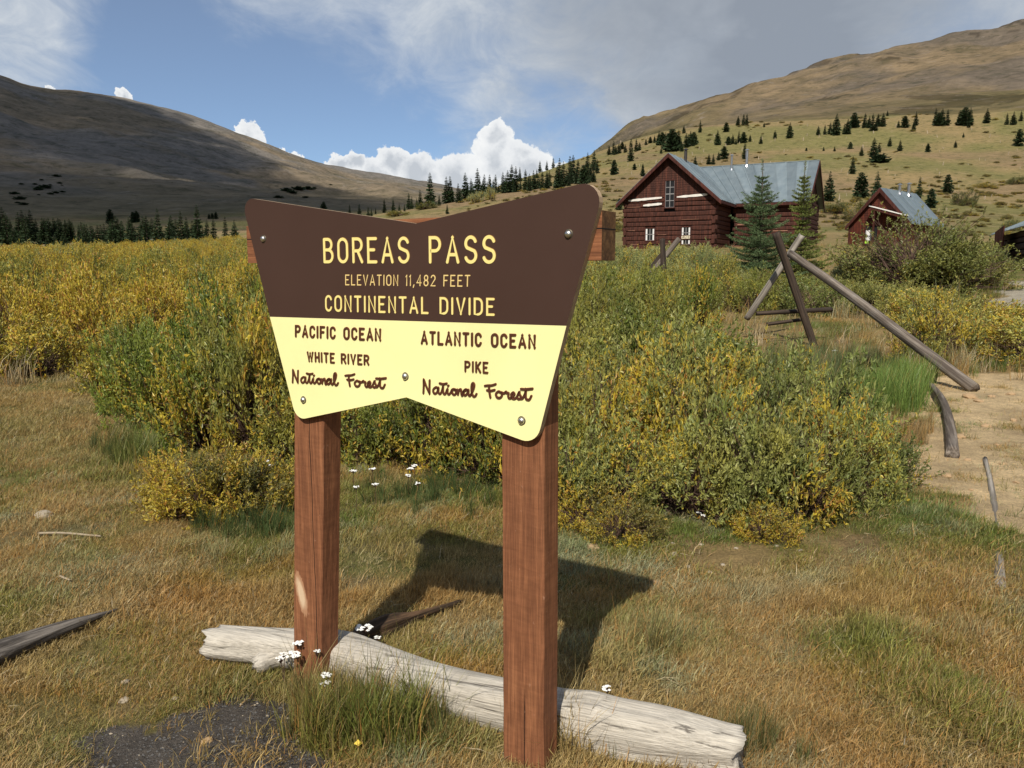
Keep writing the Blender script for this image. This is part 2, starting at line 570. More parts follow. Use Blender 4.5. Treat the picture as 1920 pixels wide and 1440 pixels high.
def ground_mat(name, kind):
    m, nt = new_mat(name)
    att = nt.new('ShaderNodeAttribute', attribute_name='gcol')
    pos = nt.new('ShaderNodeNewGeometry').outputs['Position']
    col = att.outputs['Color']
    if kind == 'near':
        n1 = nt.noise(pos, 55, 5, .65)
        n2 = nt.noise(nt.scale3(pos, (1, 1, .4)), 9, 5, .6)
        n3 = nt.noise(pos, 240, 3, .6)
        v = nt.math('ADD', nt.math('MULTIPLY', n1, 0.9), nt.math('MULTIPLY', n2, .6))
        col = nt.mix(1.0, col, nt.ramp(v, [(.45, (.5, .5, .5)), (.75, (.95, .95, .95)), (1.0, (1.45, 1.42, 1.35))]), 'MULTIPLY')
        h = nt.math('ADD', nt.math('MULTIPLY', n1, .7), nt.math('MULTIPLY', n3, .3))
        principled(nt, col, .95, nt.bump(h, .9, .03), spec=.1)
    elif kind == 'hill':
        n1 = nt.noise(pos, 1.1, 6, .7)
        n2 = nt.noise(pos, .16, 5, .65, .5)
        v = nt.math('ADD', nt.math('MULTIPLY', n1, .8), nt.math('MULTIPLY', n2, .5))
        col = nt.mix(1.0, col, nt.ramp(v, [(.4, (.62, .66, .6)), (.62, (1, 1, 1)), (.9, (1.35, 1.3, 1.3))]), 'MULTIPLY')
        sc = nt.noise(pos, .42, 5, .7, .3)
        col = nt.mix(nt.map(sc, .54, .61, 0, .7), col, (.075, .078, .028))
        col = nt.mix(nt.map(sc, .42, .35, 0, .5), col, (.34, .25, .15))
        principled(nt, col, .95, nt.bump(n1, .8, .6), spec=.1)
    else:
        n1 = nt.noise(nt.scale3(pos, (1, 1, 2.2)), .018, 9, .68, .4)
        n2 = nt.noise(pos, .1, 6, .7)
        v = nt.math('ADD', nt.math('MULTIPLY', n1, .8), nt.math('MULTIPLY', n2, .35))
        col = nt.mix(1.0, col, nt.ramp(v, [(.42, (.55, .6, .55)), (.56, (.95, .95, .93)), (.7, (1.3, 1.27, 1.22))]), 'MULTIPLY')
        sc = nt.noise(nt.scale3(pos, (1, 1, 2.6)), .045, 6, .72, .5)
        col = nt.mix(nt.map(sc, .55, .62, 0, .55), col, (.055, .055, .032))
        col = nt.mix(nt.map(sc, .42, .34, 0, .45), col, (.30, .25, .20))
        hh = nt.math('ADD', n1, nt.math('MULTIPLY', n2, .3))
        principled(nt, col, .95, nt.bump(hh, .9, 14.0), spec=.05)
    return m
M_NEAR, M_HILL, M_MTN = ground_mat('ground_soil', 'near'), ground_mat('hillside_grass', 'hill'), ground_mat('mountain_tundra', 'mtn')

def terrain_piece(name, i0, i1, j0, j1, mat, label):
    sub = idx[i0:i1 + 1, j0:j1 + 1]
    F = np.stack([sub[:-1, :-1], sub[:-1, 1:], sub[1:, 1:], sub[1:, :-1]], -1).reshape(-1, 4)
    used, inv = np.unique(F, return_inverse=True)
    me = mesh_np(name, V[used], inv.reshape(F.shape), [mat], smooth=True)
    ca = me.color_attributes.new('gcol', 'FLOAT_COLOR', 'POINT')
    ca.data.foreach_set('color', CC[used].astype(np.float32).ravel())
    me.flip_normals()
    return obj(name, me, label=label, kind='structure')
i1 = int(np.searchsorted(rows, 75)); i2 = int(np.searchsorted(rows, 640))
jm = int(np.searchsorted(azc, 4.5))
cent = len(V)
terrain_piece('ground', 0, i1, 0, nc - 1, M_NEAR, 'dry grassy ground of the pass with a patch of bare yellow dirt at right')
terrain_piece('hillside', i1, i2, 0, nc - 1, M_HILL, 'tan and olive grassy hillside rising behind the cabins')
terrain_piece('mountain', i2, nr - 1, 0, jm, M_MTN, 'broad brown mountain under cloud shadow at left')
terrain_piece('mountain', i2, nr - 1, jm, nc - 1, M_MTN, 'tan rounded mountain in sunshine at right')
# small disc that closes the ground under the camera
mb = MB()
cv = [(.36 * math.sin(t), .36 * math.cos(t), float(zfun(.36 * math.sin(t), .36 * math.cos(t))) - .004) for t in np.linspace(0, 2 * math.pi, 24, endpoint=False)]
mb.add(cv, [list(range(24))])
mb.build('ground', M_NEAR, label='bare soil right below the camera', kind='structure')

# ------------------------------------------------------------------ materials
def wood_mat(name, c1, c2, dark, scale=(60, 60, 2.2), rough=.75, bump=.5, bd=.004, crack=None, saw=0.0, extra=None, thr=.44, lo=.62):
    """grain runs along local z"""
    m, nt = new_mat(name)
    tc = nt.new('ShaderNodeTexCoord').outputs['Object']
    g = nt.noise(nt.scale3(tc, scale), 1.0, 6, .65, .15)
    b = nt.noise(tc, 5.0, 4, .6)
    col = nt.mix(nt.map(b, .3, .7), c1, c2)
    col = nt.mix(nt.map(g, lo, thr, 0, .85), col, dark)
    fine = nt.noise(nt.scale3(tc, (scale[0] * 3.3, scale[1] * 3.3, scale[2] * 4)), 1.0, 3, .6)
    col = nt.mix(1.0, col, nt.ramp(fine, [(.3, (.72, .72, .72)), (.7, (1.22, 1.22, 1.22))]), 'MULTIPLY')
    h = nt.math('ADD', g, nt.math('MULTIPLY', fine, .4))
    if saw:
        wv = nt.noise(nt.scale3(tc, (14, 14, 55)), 1.0, 4, .6, .4)
        col = nt.mix(saw, col, nt.mix(1.0, col, nt.ramp(wv, [(.35, (.75, .72, .7)), (.65, (1.3, 1.3, 1.3))]), 'MULTIPLY'))
        h = nt.math('ADD', h, nt.math('MULTIPLY', wv, .3))
    if extra:
        col = extra(nt, tc, col)
    principled(nt, col, rough, nt.bump(h, bump, bd), spec=.25)
    return m

def post_extra(x0, z0, z1, scar):
    def f(nt, tc, col):
        sp = nt.new('ShaderNodeSeparateXYZ', {0: tc})
        wob = nt.math('MULTIPLY', nt.math('SUBTRACT', nt.noise(nt.scale3(tc, (0, 0, 1)), 3.5, 4, .6), .5), .02)
        d = nt.math('ABSOLUTE', nt.math('SUBTRACT', nt.math('ADD', sp.outputs[0], wob), x0))
        k = nt.map(d, .0010, .0024, 1, 0)
        inz = nt.math('MULTIPLY', nt.map(sp.outputs[2], z0, z0 + .05), nt.map(sp.outputs[2], z1, z1 - .08))
        front = nt.math('LESS_THAN', sp.outputs[1], .001)
        col = nt.mix(nt.math('MULTIPLY', nt.math('MULTIPLY', k, inz), front), col, (.012, .006, .004))
        specks = nt.noise(nt.scale3(tc, (1, 1, .7)), 60, 3, .7)
        col = nt.mix(nt.map(specks, .66, .74, 0, .55), col, (.45, .25, .16))
        if scar:
            sx, sz, wx, wz = scar
            u = nt.math('DIVIDE', nt.math('SUBTRACT', nt.math('ADD', sp.outputs[0], nt.math('MULTIPLY', nt.math('SUBTRACT', sp.outputs[2], sz), .22)), sx), wx)
            v = nt.math('DIVIDE', nt.math('SUBTRACT', sp.outputs[2], sz), wz)
            q = nt.math('SQRT', nt.math('ADD', nt.math('POWER', u, 2.0), nt.math('POWER', v, 2.0)))
            q = nt.math('ADD', q, nt.math('MULTIPLY', nt.math('SUBTRACT', nt.noise(nt.scale3(tc, (1, 1, .3)), 90, 4, .7), .5), .7))
            rim = nt.math('MULTIPLY', nt.map(q, 1.0, .9), front)
            col = nt.mix(rim, col, nt.mix(nt.map(q, .45, .8), (.66, .48, .31), (.42, .22, .12)))
        return col
    return f
STAIN1, STAIN2, STAIND = (.33, .140, .064), (.25, .098, .044), (.175, .068, .032)
M_POST_L = wood_mat('stained_post_scarred', STAIN1, STAIN2, STAIND, (70, 70, 2.0), saw=.35, extra=post_extra(.066, -.2, 2.0, (-.012, .375, .028, .090)))
M_POST_R = wood_mat('stained_post', STAIN1, STAIN2, STAIND, (70, 70, 2.0), saw=.35, extra=post_extra(.005, -.4, .30, None))
M_BEAM = wood_mat('stained_beam', STAIN1, STAIN2, STAIND, (70, 70, 2.0), saw=.2)
M_ENDGRAIN = wood_mat('beam_end_grain', (.24, .13, .055), (.17, .09, .04), (.08, .04, .02), (30, 30, 30))
M_CABLOG = wood_mat('red_log', (.13, .042, .026), (.088, .030, .019), (.035, .013, .009), (9, 9, .6), bump=.6, bd=.02)
M_CABTRIM = wood_mat('red_trim', (.11, .032, .022), (.085, .025, .017), (.045, .014, .01), (9, 9, .6), bump=.4, bd=.01)
M_REDBOARD = wood_mat('red_board', (.155, .036, .018), (.115, .028, .015), (.05, .014, .01), (9, 9, .6), bump=.4, bd=.01)
M_DARKLOG = wood_mat('dark_log', (.05, .022, .015), (.035, .018, .013), (.014, .008, .006), (9, 9, .6), bump=.6, bd=.02)
M_GREYLOG = wood_mat('weathered_driftwood', (.58, .53, .45), (.42, .375, .31), (.09, .075, .06), (60, 60, 1.7), bump=1.0, bd=.008, thr=.34, lo=.43)
M_GREYWOOD = wood_mat('grey_split_wood', (.27, .235, .20), (.19, .165, .14), (.04, .033, .028), (45, 45, 1.0), bump=.9, bd=.008)
M_BROWNWOOD = wood_mat('brown_split_wood', (.15, .085, .045), (.10, .06, .035), (.03, .02, .012), (45, 45, 1.0), bump=.9, bd=.008)
M_POLE = wood_mat('grey_pole', (.23, .185, .145), (.30, .26, .22), (.07, .052, .04), (26, 26, .7), bump=.7, bd=.006)
M_POLE_L = wood_mat('pale_pole', (.42, .38, .32), (.34, .30, .26), (.13, .11, .09), (26, 26, .7), bump=.7, bd=.006)
M_POLE_D = wood_mat('dark_pole', (.075, .05, .035), (.10, .07, .05), (.025, .018, .014), (26, 26, .7), bump=.7, bd=.006)

def simple(name, col, rough=.6, metal=0.0, spec=.3, noise=0.0, ns=20):
    m, nt = new_mat(name)
    if noise:
        tc = nt.new('ShaderNodeTexCoord').outputs['Object']
        n = nt.noise(tc, ns, 5, .6)
        c = nt.mix(1.0, col + (1,), nt.ramp(n, [(.3, (1 - noise,) * 3), (.7, (1 + noise,) * 3)]), 'MULTIPLY')
        principled(nt, c, rough, metal=metal, spec=spec)
    else:
        principled(nt, col, rough, metal=metal, spec=spec)
    return m
def sign_paint(name, col, dirt):
    m, nt = new_mat(name)
    tc = nt.new('ShaderNodeTexCoord').outputs['Object']
    n = nt.noise(tc, 2.2, 5, .6)
    s = nt.noise(tc, 55, 4, .65)
    c = nt.mix(1.0, col + (1,), nt.ramp(n, [(.3, (.93,) * 3), (.7, (1.05,) * 3)]), 'MULTIPLY')
    c = nt.mix(nt.map(s, .70, .80, 0, .35), c, dirt)
    fine = nt.noise(tc, 700, 2, .5)
    principled(nt, c, nt.map(n, .3, .7, .5, .62), nt.bump(fine, .08, .001), spec=.25)
    return m
M_BROWN = sign_paint('sign_brown', (.062, .032, .023), (.16, .10, .08))
M_YELLOW = sign_paint('sign_yellow', (.93, .87, .42), (.78, .70, .36))
M_LETY = simple('routed_yellow', (.88, .74, .27), .55)
M_LETY2 = simple('routed_yellow_thin', (.80, .60, .25), .55)
M_LETYS = simple('routed_edge', (.30, .16, .035), .6)
M_LETB = simple('letter_brown', (.085, .028, .014), .55, noise=.25, ns=90)
M_LETBS = simple('letter_brown_edge', (.16, .055, .02), .6)
M_PLY = simple('plywood_edge', (.42, .30, .19), .7, noise=.2, ns=60)
M_STEEL = simple('galvanised_bolt', (.62, .6, .57), .33, 1.0, noise=.2, ns=120)
M_WASHER = simple('dark_washer', (.10, .085, .06), .5, .6)
M_PIPE = simple('stove_pipe', (.72, .73, .75), .28, 1.0)
M_PIPE_D = simple('sooty_pipe', (.10, .09, .085), .45, .8)
M_WHITE = simple('white_chinking', (.78, .74, .68), .8, noise=.12, ns=8)
M_CURTAIN = simple('white_curtain', (.75, .74, .72), .9)
M_SASH = simple('grey_sash', (.26, .25, .25), .7)
M_PAPER = simple('white_paper', (.82, .82, .82), .7)
M_DARKROOM = simple('dark_opening', (.012, .012, .014), .9)
M_HIVIS = simple('lime_plastic', (.45, .85, .08), .5)
M_STONE = simple('pale_stone', (.36, .30, .22), .9, noise=.3, ns=25)
M_GSTONE = simple('grey_gravel', (.095, .09, .085), .85, noise=.5, ns=60)
M_TANSTONE = simple('tan_stone', (.40, .27, .15), .9, noise=.3, ns=25)
M_SAND = simple('sandstone', (.34, .15, .09), .9, noise=.2, ns=12)
def glass_mat():
    m, nt = new_mat('window_glass')
    principled(nt, (.018, .02, .024), .06, spec=.6)
    return m
M_GLASS = glass_mat()
def roof_mat():
    m, nt = new_mat('metal_roof')
    tc = nt.new('ShaderNodeTexCoord').outputs['Object']
    n = nt.noise(nt.scale3(tc, (1.2, 1.2, 1.2)), 1.3, 5, .6)
    oi = nt.new('ShaderNodeObjectInfo').outputs['Random']
    st = nt.noise(nt.scale3(tc, (7, .5, .5)), 1.0, 4, .6)
    c = nt.mix(nt.map(n, .3, .7), (.17, .215, .24), (.235, .28, .30))
    c = nt.mix(1.0, c, nt.ramp(nt.math('ADD', nt.math('MULTIPLY', oi, .5), nt.math('MULTIPLY', st, .5)), [(.2, (.8, .8, .8)), (.8, (1.2, 1.2, 1.2))]), 'MULTIPLY')
    principled(nt, c, .5, metal=.35, spec=.4)
    return m
M_ROOF = roof_mat()

def leaf_mat(name, dry=(.62, .48, .05), dry2=(.36, .17, .035), trans=.24, back=.0, gloss=.03, patch=0.0):
    """colour from the plant's own tint, autumn leaves picked per leaf"""
    m, nt = new_mat(name)
    lc = nt.new('ShaderNodeAttribute', attribute_name='lc').outputs['Fac']
    l2 = nt.new('ShaderNodeAttribute', attribute_name='l2').outputs['Fac']
    tint = nt.new('ShaderNodeAttribute', attribute_name='tint', attribute_type='INSTANCER').outputs['Color']
    aut = nt.new('ShaderNodeAttribute', attribute_name='autumn', attribute_type='INSTANCER').outputs['Fac']
    yel = nt.mix(nt.map(l2, .52, .80), dry, dry2)
    if patch:
        ps = nt.new('ShaderNodeNewGeometry').outputs['Position']
        pn = nt.noise(ps, 1.7, 3, .55)
        aut = nt.math('ADD', aut, nt.map(pn, .35, .65, -patch, patch))
        oz = nt.new('ShaderNodeSeparateXYZ', {0: nt.new('ShaderNodeTexCoord').outputs['Object']}).outputs[2]
        aut = nt.math('ADD', aut, nt.map(oz, .5, .1, 0, .14))
        pn2 = nt.noise(ps, 2.6, 3, .55)
        tint = nt.mix(1.0, tint, nt.ramp(pn2, [(.36, (.72, .82, .75)), (.5, (1, 1, 1)), (.64, (1.35, 1.22, 1.05))]), 'MULTIPLY')
    f = nt.map(nt.math('SUBTRACT', aut, lc), -.05, .10)
    col = nt.mix(f, tint, yel)
    col = nt.mix(1.0, col, nt.ramp(l2, [(0, (.55, .55, .55)), (1, (1.45, 1.45, 1.4))]), 'MULTIPLY')
    if back:
        gb = nt.new('ShaderNodeNewGeometry').outputs['Backfacing']
        col = nt.mix(nt.math('MULTIPLY', gb, back), col, (.30, .31, .17))
    d = nt.new('ShaderNodeBsdfDiffuse', {'Color': col})
    t = nt.new('ShaderNodeBsdfTranslucent', {'Color': col})
    mx = nt.new('ShaderNodeMixShader', {0: trans, 1: d, 2: t})
    g = nt.new('ShaderNodeBsdfGlossy', {'Color': (.8, .8, .75, 1), 'Roughness': .42})
    mx2 = nt.new('ShaderNodeMixShader', {0: gloss, 1: mx, 2: g})
    nt.l.new(mx2.outputs[0], nt.out.inputs[0])
    return m
M_LEAF = leaf_mat('willow_leaf', back=.22, patch=.27)
M_GRASS = leaf_mat('grass_blade', dry=(.50, .37, .17), dry2=(.36, .19, .06), trans=.30, gloss=.02)
M_NEEDLE = leaf_mat('spruce_needles', dry=(.10, .09, .03), dry2=(.08, .05, .02), trans=.15, gloss=.015)
M_STEM = simple('willow_stem', (.085, .050, .035), .8, noise=.3, ns=40)
M_BARK = simple('spruce_bark', (.11, .085, .07), .9, noise=.3, ns=12)
M_DEADW = simple('bleached_wood', (.36, .29, .20), .85, noise=.2, ns=8)
M_PETAL = simple('white_petals', (.85, .84, .80), .8)
M_YPETAL = simple('yellow_leaf_blade', (.75, .55, .08), .7)

# ------------------------------------------------------------------ the pass sign
def gflat(x, y, z=0.0):
    d = ray(x, y)
    return CAM + d * (z - CAM_H) / d[2]
PA, PB = gflat(980, 1455), gflat(576, 1295)
su = PA - PB; su[2] = 0; su = unit(su)                 # along the sign, left to right
sn = np.array([su[1], -su[0], 0.0])                    # towards the viewer
S_ORIG = PB.copy(); S_ORIG[2] = 0
def splane(x, y, off=0.0):
    """pixel -> (s, z) on the sign plane shifted by off towards the viewer"""
    d = ray(x, y)
    P = S_ORIG + sn * off
    q = CAM + d * np.dot(P - CAM, sn) / np.dot(d, sn)
    return np.array([np.dot(q - S_ORIG, su), q[2]])
# local frame: x = along, y = away from the viewer, z = up
S_ROT = math.atan2(su[1], su[0])
LABEL_SIGN = 'brown and cream pass sign with routed lettering on two red brown posts'
sign = empty('pass_sign', tuple(S_ORIG), S_ROT, LABEL_SIGN, 'sign')
FR = 0.0       # front face of the panel at local y = 0 ; posts start behind it
TH = 0.022

def rounded(corners, seg=7):
    """corners: (x, z, radius)"""
    out = []
    n = len(corners)
    for i, (x, z, r) in enumerate(corners):
        p = np.array([x, z]); a = np.array(corners[i - 1][:2]); b = np.array(corners[(i + 1) % n][:2])
        if r <= 0:
            out.append(tuple(p)); continue
        da, db = unit(a - p), unit(b - p)
        ang = math.acos(np.clip(np.dot(da, db), -1, 1))
        t = r / math.tan(ang / 2)
        p0, p1 = p + da * t, p + db * t
        c = p + unit(da + db) * (r / math.sin(ang / 2))
        a0 = math.atan2(*(p0 - c)[::-1]); a1 = math.atan2(*(p1 - c)[::-1])
        dd = (a1 - a0 + math.pi) % (2 * math.pi) - math.pi
        for k in range(seg + 1):
            th = a0 + dd * k / seg
            out.append(tuple(c + r * np.array([math.cos(th), math.sin(th)])))
    return out
TL, TM, TR = splane(452, 369), splane(780, 419), splane(1138, 333)
ML, MR = splane(506, 594), splane(1062, 611)
BL_, BM_, BR_ = splane(556, 788), splane(762, 745), splane(1005, 835)
up_o = rounded([(ML[0], ML[1], 0), (TL[0], TL[1], .042), (TM[0], TM[1], 0), (TR[0], TR[1], .052), (MR[0], MR[1], 0)])
lo_o = rounded([(ML[0], ML[1], 0), (MR[0], MR[1], 0), (BR_[0], BR_[1], .055), (BM_[0], BM_[1], 0), (BL_[0], BL_[1], .05)])
def plate(name, outline, mat, label):
    mb = MB()
    pts = [(x, FR, z) for x, z in outline]
    mb.prism(pts, (0, TH, 0), 0, 1)
    return mb.build(name, [mat, M_PLY], sign, label=label)
panel_up = plate('upper_panel', up_o, M_BROWN, 'dark brown upper panel with a notched top edge')
panel_lo = plate('lower_panel', lo_o, M_YELLOW, 'pale yellow lower panel')

def arc(cx, cy, rx, ry, a0, a1, n=10):
    return [(cx + rx * math.cos(R(a0 + (a1 - a0) * k / n)), cy + ry * math.sin(R(a0 + (a1 - a0) * k / n))) for k in range(n + 1)]
G = {  # glyph: width, list of centre lines in a 0..1 box
 'B': (.52, [[(0, 0), (0, 1)], [(0, 1), (.45, 1)] + arc(.45, .765, .45, .235, 90, -90)[1:] + [(0, .53)], [(.45, .53)] + arc(.5, .265, .5, .265, 90, -90)[0:] + [(0, 0)]]),
 'O': (.54, [arc(.5, .72, .5, .28, 0, 180, 12) + arc(.5, .28, .5, .28, 180, 360, 12) + [(1, .72)]]),
 'R': (.52, [[(0, 0), (0, 1), (.5, 1)] + arc(.5, .74, .48, .26, 90, -90)[1:] + [(0, .48)], [(.5, .48), (1, 0)]]),
 'E': (.46, [[(1, 1), (0, 1), (0, 0), (1, 0)], [(0, .52), (.75, .52)]]),
 'A': (.56, [[(0, 0), (.5, 1), (1, 0)], [(.17, .30), (.83, .30)]]),
 'S': (.52, [arc(.5, .74, .48, .26, 20, 180, 10) + arc(.5, .745, .48, .24, 180, 225, 4)[1:] + arc(.5, .255, .5, .26, 48, 0, 5) + arc(.5, .26, .5, .26, 0, -160, 10)[1:]]),
 'P': (.52, [[(0, 0), (0, 1), (.5, 1)] + arc(.5, .73, .5, .27, 90, -90)[1:] + [(0, .46)]]),
 'L': (.44, [[(0, 1), (0, 0), (1, 0)]]),
 'V': (.54, [[(0, 1), (.5, 0), (1, 1)]]),
 'T': (.50, [[(0, 1), (1, 1)], [(.5, 1), (.5, 0)]]),
 'I': (.0, [[(.5, 0), (.5, 1)]]),
 'N': (.50, [[(0, 0), (0, 1), (1, 0), (1, 1)]]),
 'F': (.44, [[(1, 1), (0, 1), (0, 0)], [(0, .52), (.8, .52)]]),
 'C': (.50, [arc(.5, .70, .5, .30, 15, 180, 11) + arc(.5, .30, .5, .30, 180, 345, 11)]),
 'D': (.52, [[(0, 0), (0, 1), (.45, 1)] + arc(.45, .68, .55, .32, 90, 0, 6)[1:] + arc(.45, .32, .55, .32, 0, -90, 6) + [(0, 0)]]),
 'W': (.74, [[(0, 1), (.25, 0), (.5, .9), (.75, 0), (1, 1)]]),
 'H': (.50, [[(0, 0), (0, 1)], [(1, 0), (1, 1)], [(0, .5), (1, .5)]]),
 'K': (.50, [[(0, 0), (0, 1)], [(1, 1), (0, .38)], [(.3, .56), (1, 0)]]),
 '1': (.10, [[(0, .86), (1, 1), (1, 0)]]),
 '4': (.50, [[(.75, 0), (.75, 1), (0, .28), (1, .28)]]),
 '8': (.48, [arc(.5, .76, .42, .24, -90, 270, 16), arc(.5, .26, .5, .26, 90, 450, 16)]),
 '2': (.48, [arc(.5, .73, .48, .27, 165, -20, 11) + [(0, 0), (1, 0)]]),
 ',': (.08, [[(1, .06), (0, -.17)]]),
}
def crom(pts, n=7):
    pts = [np.array(p, float) for p in pts]
    P = [2 * pts[0] - pts[1]] + pts + [2 * pts[-1] - pts[-2]]
    out = []
    for i in range(1, len(P) - 2):
        for k in range(n):
            t = k / n
            out.append(tuple(.5 * ((2 * P[i]) + (-P[i - 1] + P[i + 1]) * t + (2 * P[i - 1] - 5 * P[i] + 4 * P[i + 1] - P[i + 2]) * t * t + (-P[i - 1] + 3 * P[i] - 3 * P[i + 1] + P[i + 2]) * t ** 3)))
    out.append(tuple(pts[-1]))
    return out
# brush script, drawn in a box whose x-height is about .5
SCRIPT_N = [  # National, x from 0 to 3.05
 [(0.02, 0.0), (0.05, .5), (.06, .98), (.08, 1.0), (.22, .5), (.38, .06), (.40, .04), (.41, .5), (.43, 1.02)],
 [(.95, .46), (.80, .52), (.66, .36), (.64, .14), (.74, .03), (.88, .16), (.96, .48), (.95, .16), (1.03, .04), (1.14, .18), (1.24, .62), (1.26, .82), (1.23, .30), (1.28, .06), (1.38, .08), (1.50, .44), (1.50, .16), (1.57, .04), (1.68, .16), (1.80, .44), (1.98, .42), (2.0, .14), (1.88, .04), (1.78, .18), (1.82, .42), (2.0, .40), (2.10, .42), (2.12, .06)],
 [(1.04, .84), (1.24, .80), (1.46, .86)],
 [(1.54, .68), (1.57, .71)],
 [(2.12, .10), (2.20, .42), (2.30, .46), (2.34, .06), (2.40, .06), (2.48, .34), (2.62, .48), (2.72, .44), (2.56, .50), (2.45, .28), (2.52, .05), (2.66, .18), (2.74, .46), (2.74, .14), (2.84, .06), (3.02, .50), (3.08, .88), (3.0, 1.02), (2.93, .80), (2.93, .30), (3.02, .02), (3.14, .06), (3.20, .20)],
]
SCRIPT_F = [  # Forest, x from 3.7
 [(3.68, .86), (3.84, .90), (4.06, .93), (4.28, 1.04)],
 [(3.92, .92), (3.92, .5), (3.98, .0)],
 [(3.80, .54), (4.0, .52), (4.22, .60)],
 [(4.56, .44), (4.42, .50), (4.30, .30), (4.34, .08), (4.48, .02), (4.62, .18), (4.60, .42), (4.56, .46), (4.74, .40), (4.84, .52), (4.86, .44), (4.98, .42), (4.97, .16), (5.03, .04), (5.14, .10), (5.30, .34), (5.24, .50), (5.14, .36), (5.16, .10), (5.30, .03), (5.44, .20), (5.56, .56), (5.58, .40), (5.66, .16), (5.54, .03), (5.46, .10)],
 [(5.62, .06), (5.76, .14), (5.90, .60), (5.93, .92), (5.90, .36), (5.93, .08), (6.06, .02), (6.14, .12), (6.20, .32)],
 [(5.66, .80), (5.90, .80), (6.26, .88)],
]
def ribbon(mb, pl, wd, h, y0, k):
    """raised ribbon with bevelled sides along polyline pl of (x, z)"""
    pl = [np.array(p) for p in pl]
    q = [pl[0]]
    for p in pl[1:]:
        if np.linalg.norm(p - q[-1]) > wd * .06:
            q.append(p)
    pl = q
    if len(pl) < 2:
        pl = [pl[0] - [wd * .05, 0], pl[0] + [wd * .05, 0]]
    n = len(pl)
    closed = np.linalg.norm(pl[0] - pl[-1]) < wd * .2 and n > 4
    hh = h * (1 + .05 * k)
    def disc(p, dh):
        b = []
        N = 12
        for ring, rr, yy in ((0, wd / 2, 0.0), (1, wd * .40, hh * dh)):
            for t in range(N):
                a = 2 * math.pi * t / N
                b.append((p[0] + rr * math.cos(a), y0 - yy, p[1] + rr * math.sin(a)))
        mb.add(b, [(t, (t + 1) % N, N + (t + 1) % N, N + t) for t in range(N)], 1)
        mb.add(b[N:], [tuple(range(N))], 0)
    vs = []
    for i, p in enumerate(pl):
        if closed and i in (0, n - 1):
            t = unit(pl[1] - pl[n - 2])
        else:
            d0 = unit(p - pl[i - 1]) if i else None
            d1 = unit(pl[i + 1] - p) if i < n - 1 else None
            if d0 is None: t = d1
            elif d1 is None: t = d0
            else:
                t = unit(d0 + d1) if np.linalg.norm(d0 + d1) > .2 else d0
        nrm = np.array([-t[1], t[0]])
        m = 1.0
        if 0 < i < n - 1:
            c = max(.45, abs(np.dot(t, unit(pl[i + 1] - p))))
            m = min(1.0 / c, 1.5)
            if c < .88:
                disc(p, .965)
        for o, yy in ((-.5, 0), (-.40, hh), (.40, hh), (.5, 0)):
            e = p + nrm * wd * o * m
            vs.append((e[0], y0 - yy, e[1]))
    for i in range(n - 1):
        a, b = i * 4, i * 4 + 4
        mb.add([vs[a], vs[a + 1], vs[b + 1], vs[b]], [(0, 1, 2, 3)], 1)
        mb.add([vs[a + 1], vs[a + 2], vs[b + 2], vs[b + 1]], [(0, 1, 2, 3)], 0)
        mb.add([vs[a + 2], vs[a + 3], vs[b + 3], vs[b + 2]], [(0, 1, 2, 3)], 1)
    if not closed:
        disc(pl[0], .985); disc(pl[-1], .975)

def layout(text, gap, space):
    x, out, word = 0.0, [], 0
    for i, ch in enumerate(text):
        if ch == ' ':
            x += space - gap
            word += 1
            continue
        wd, strokes = G[ch]
        wd *= .70
        out.append((x, wd, strokes, word))
        x += wd + gap
    return out, x - gap
def text_part(parent, quad, text, wd_frac, mats, h, gap=.30, space=.75, y0=FR, name='lettering', label=None, conv=None):
    """quad: four (s, z) corners TL, TR, BR, BL of the inked box"""
    TLq, TRq, BRq, BLq = [np.array(q) for q in quad]
    H = (np.linalg.norm(TLq - BLq) + np.linalg.norm(TRq - BRq)) / 2
    W = (np.linalg.norm(TLq - TRq) + np.linalg.norm(BLq - BRq)) / 2
    sw = wd_frac * H
    if text == 'SCRIPT':
        items = [(0, 6.30, [[(p[0] / 6.30, p[1]) for p in crom(s, 5)] for s in SS], k_) for k_, SS in enumerate((SCRIPT_N, SCRIPT_F))]
        total = 6.30
    else:
        items, total = layout(text, gap, space)
    mbs = {}
    for x, wdt, strokes, word in items:
        mb = mbs.setdefault(word, MB())
        for k, s in enumerate(strokes):
            pl = []
            for px_, py_ in s:
                u = (x + px_ * wdt) / total
                u = (sw / 2 + u * (W - sw)) / W
                v = (sw / 2 + py_ * (H - sw)) / H
                bot = BLq + (BRq - BLq) * u
                tp = TLq + (TRq - TLq) * u
                pl.append(bot + (tp - bot) * v)
            ribbon(mb, pl, sw, h, y0, k)
    words = ('National', 'Forest') if text == 'SCRIPT' else text.split(' ')
    for wi, mb in mbs.items():
        mb.build(name, mats, parent, label='%s word %s' % (label, words[wi]))
def zq(ox, oy, sc, pts):
    return [splane(ox + x / sc, oy + y / sc) for x, y in pts]
text_part(panel_up, zq(560, 400, 4.8, [(218, 219), (1778, 192), (1778, 458), (225, 453)]), 'BOREAS PASS', .14, [M_LETY, M_LETYS], .0016, .27, .84, label='large cream')
text_part(panel_up, zq(560, 400, 4.8, [(420, 550), (1548, 553), (1545, 663), (420, 649)]), 'ELEVATION 11,482 FEET', .125, [M_LETY2, M_LETYS], .0012, .25, .72, label='small thin cream')
text_part(panel_up, zq(560, 400, 4.8, [(238, 733), (1768, 760), (1768, 926), (240, 886)]), 'CONTINENTAL DIVIDE', .155, [M_LETY, M_LETYS], .0016, .26, .70, label='medium cream')
text_part(panel_lo, zq(520, 590, 7.2, [(243, 135), (1405, 184), (1406, 362), (243, 308)]), 'PACIFIC OCEAN', .185, [M_LETB, M_LETBS], .0034, .28, .80, label='brown left hand')
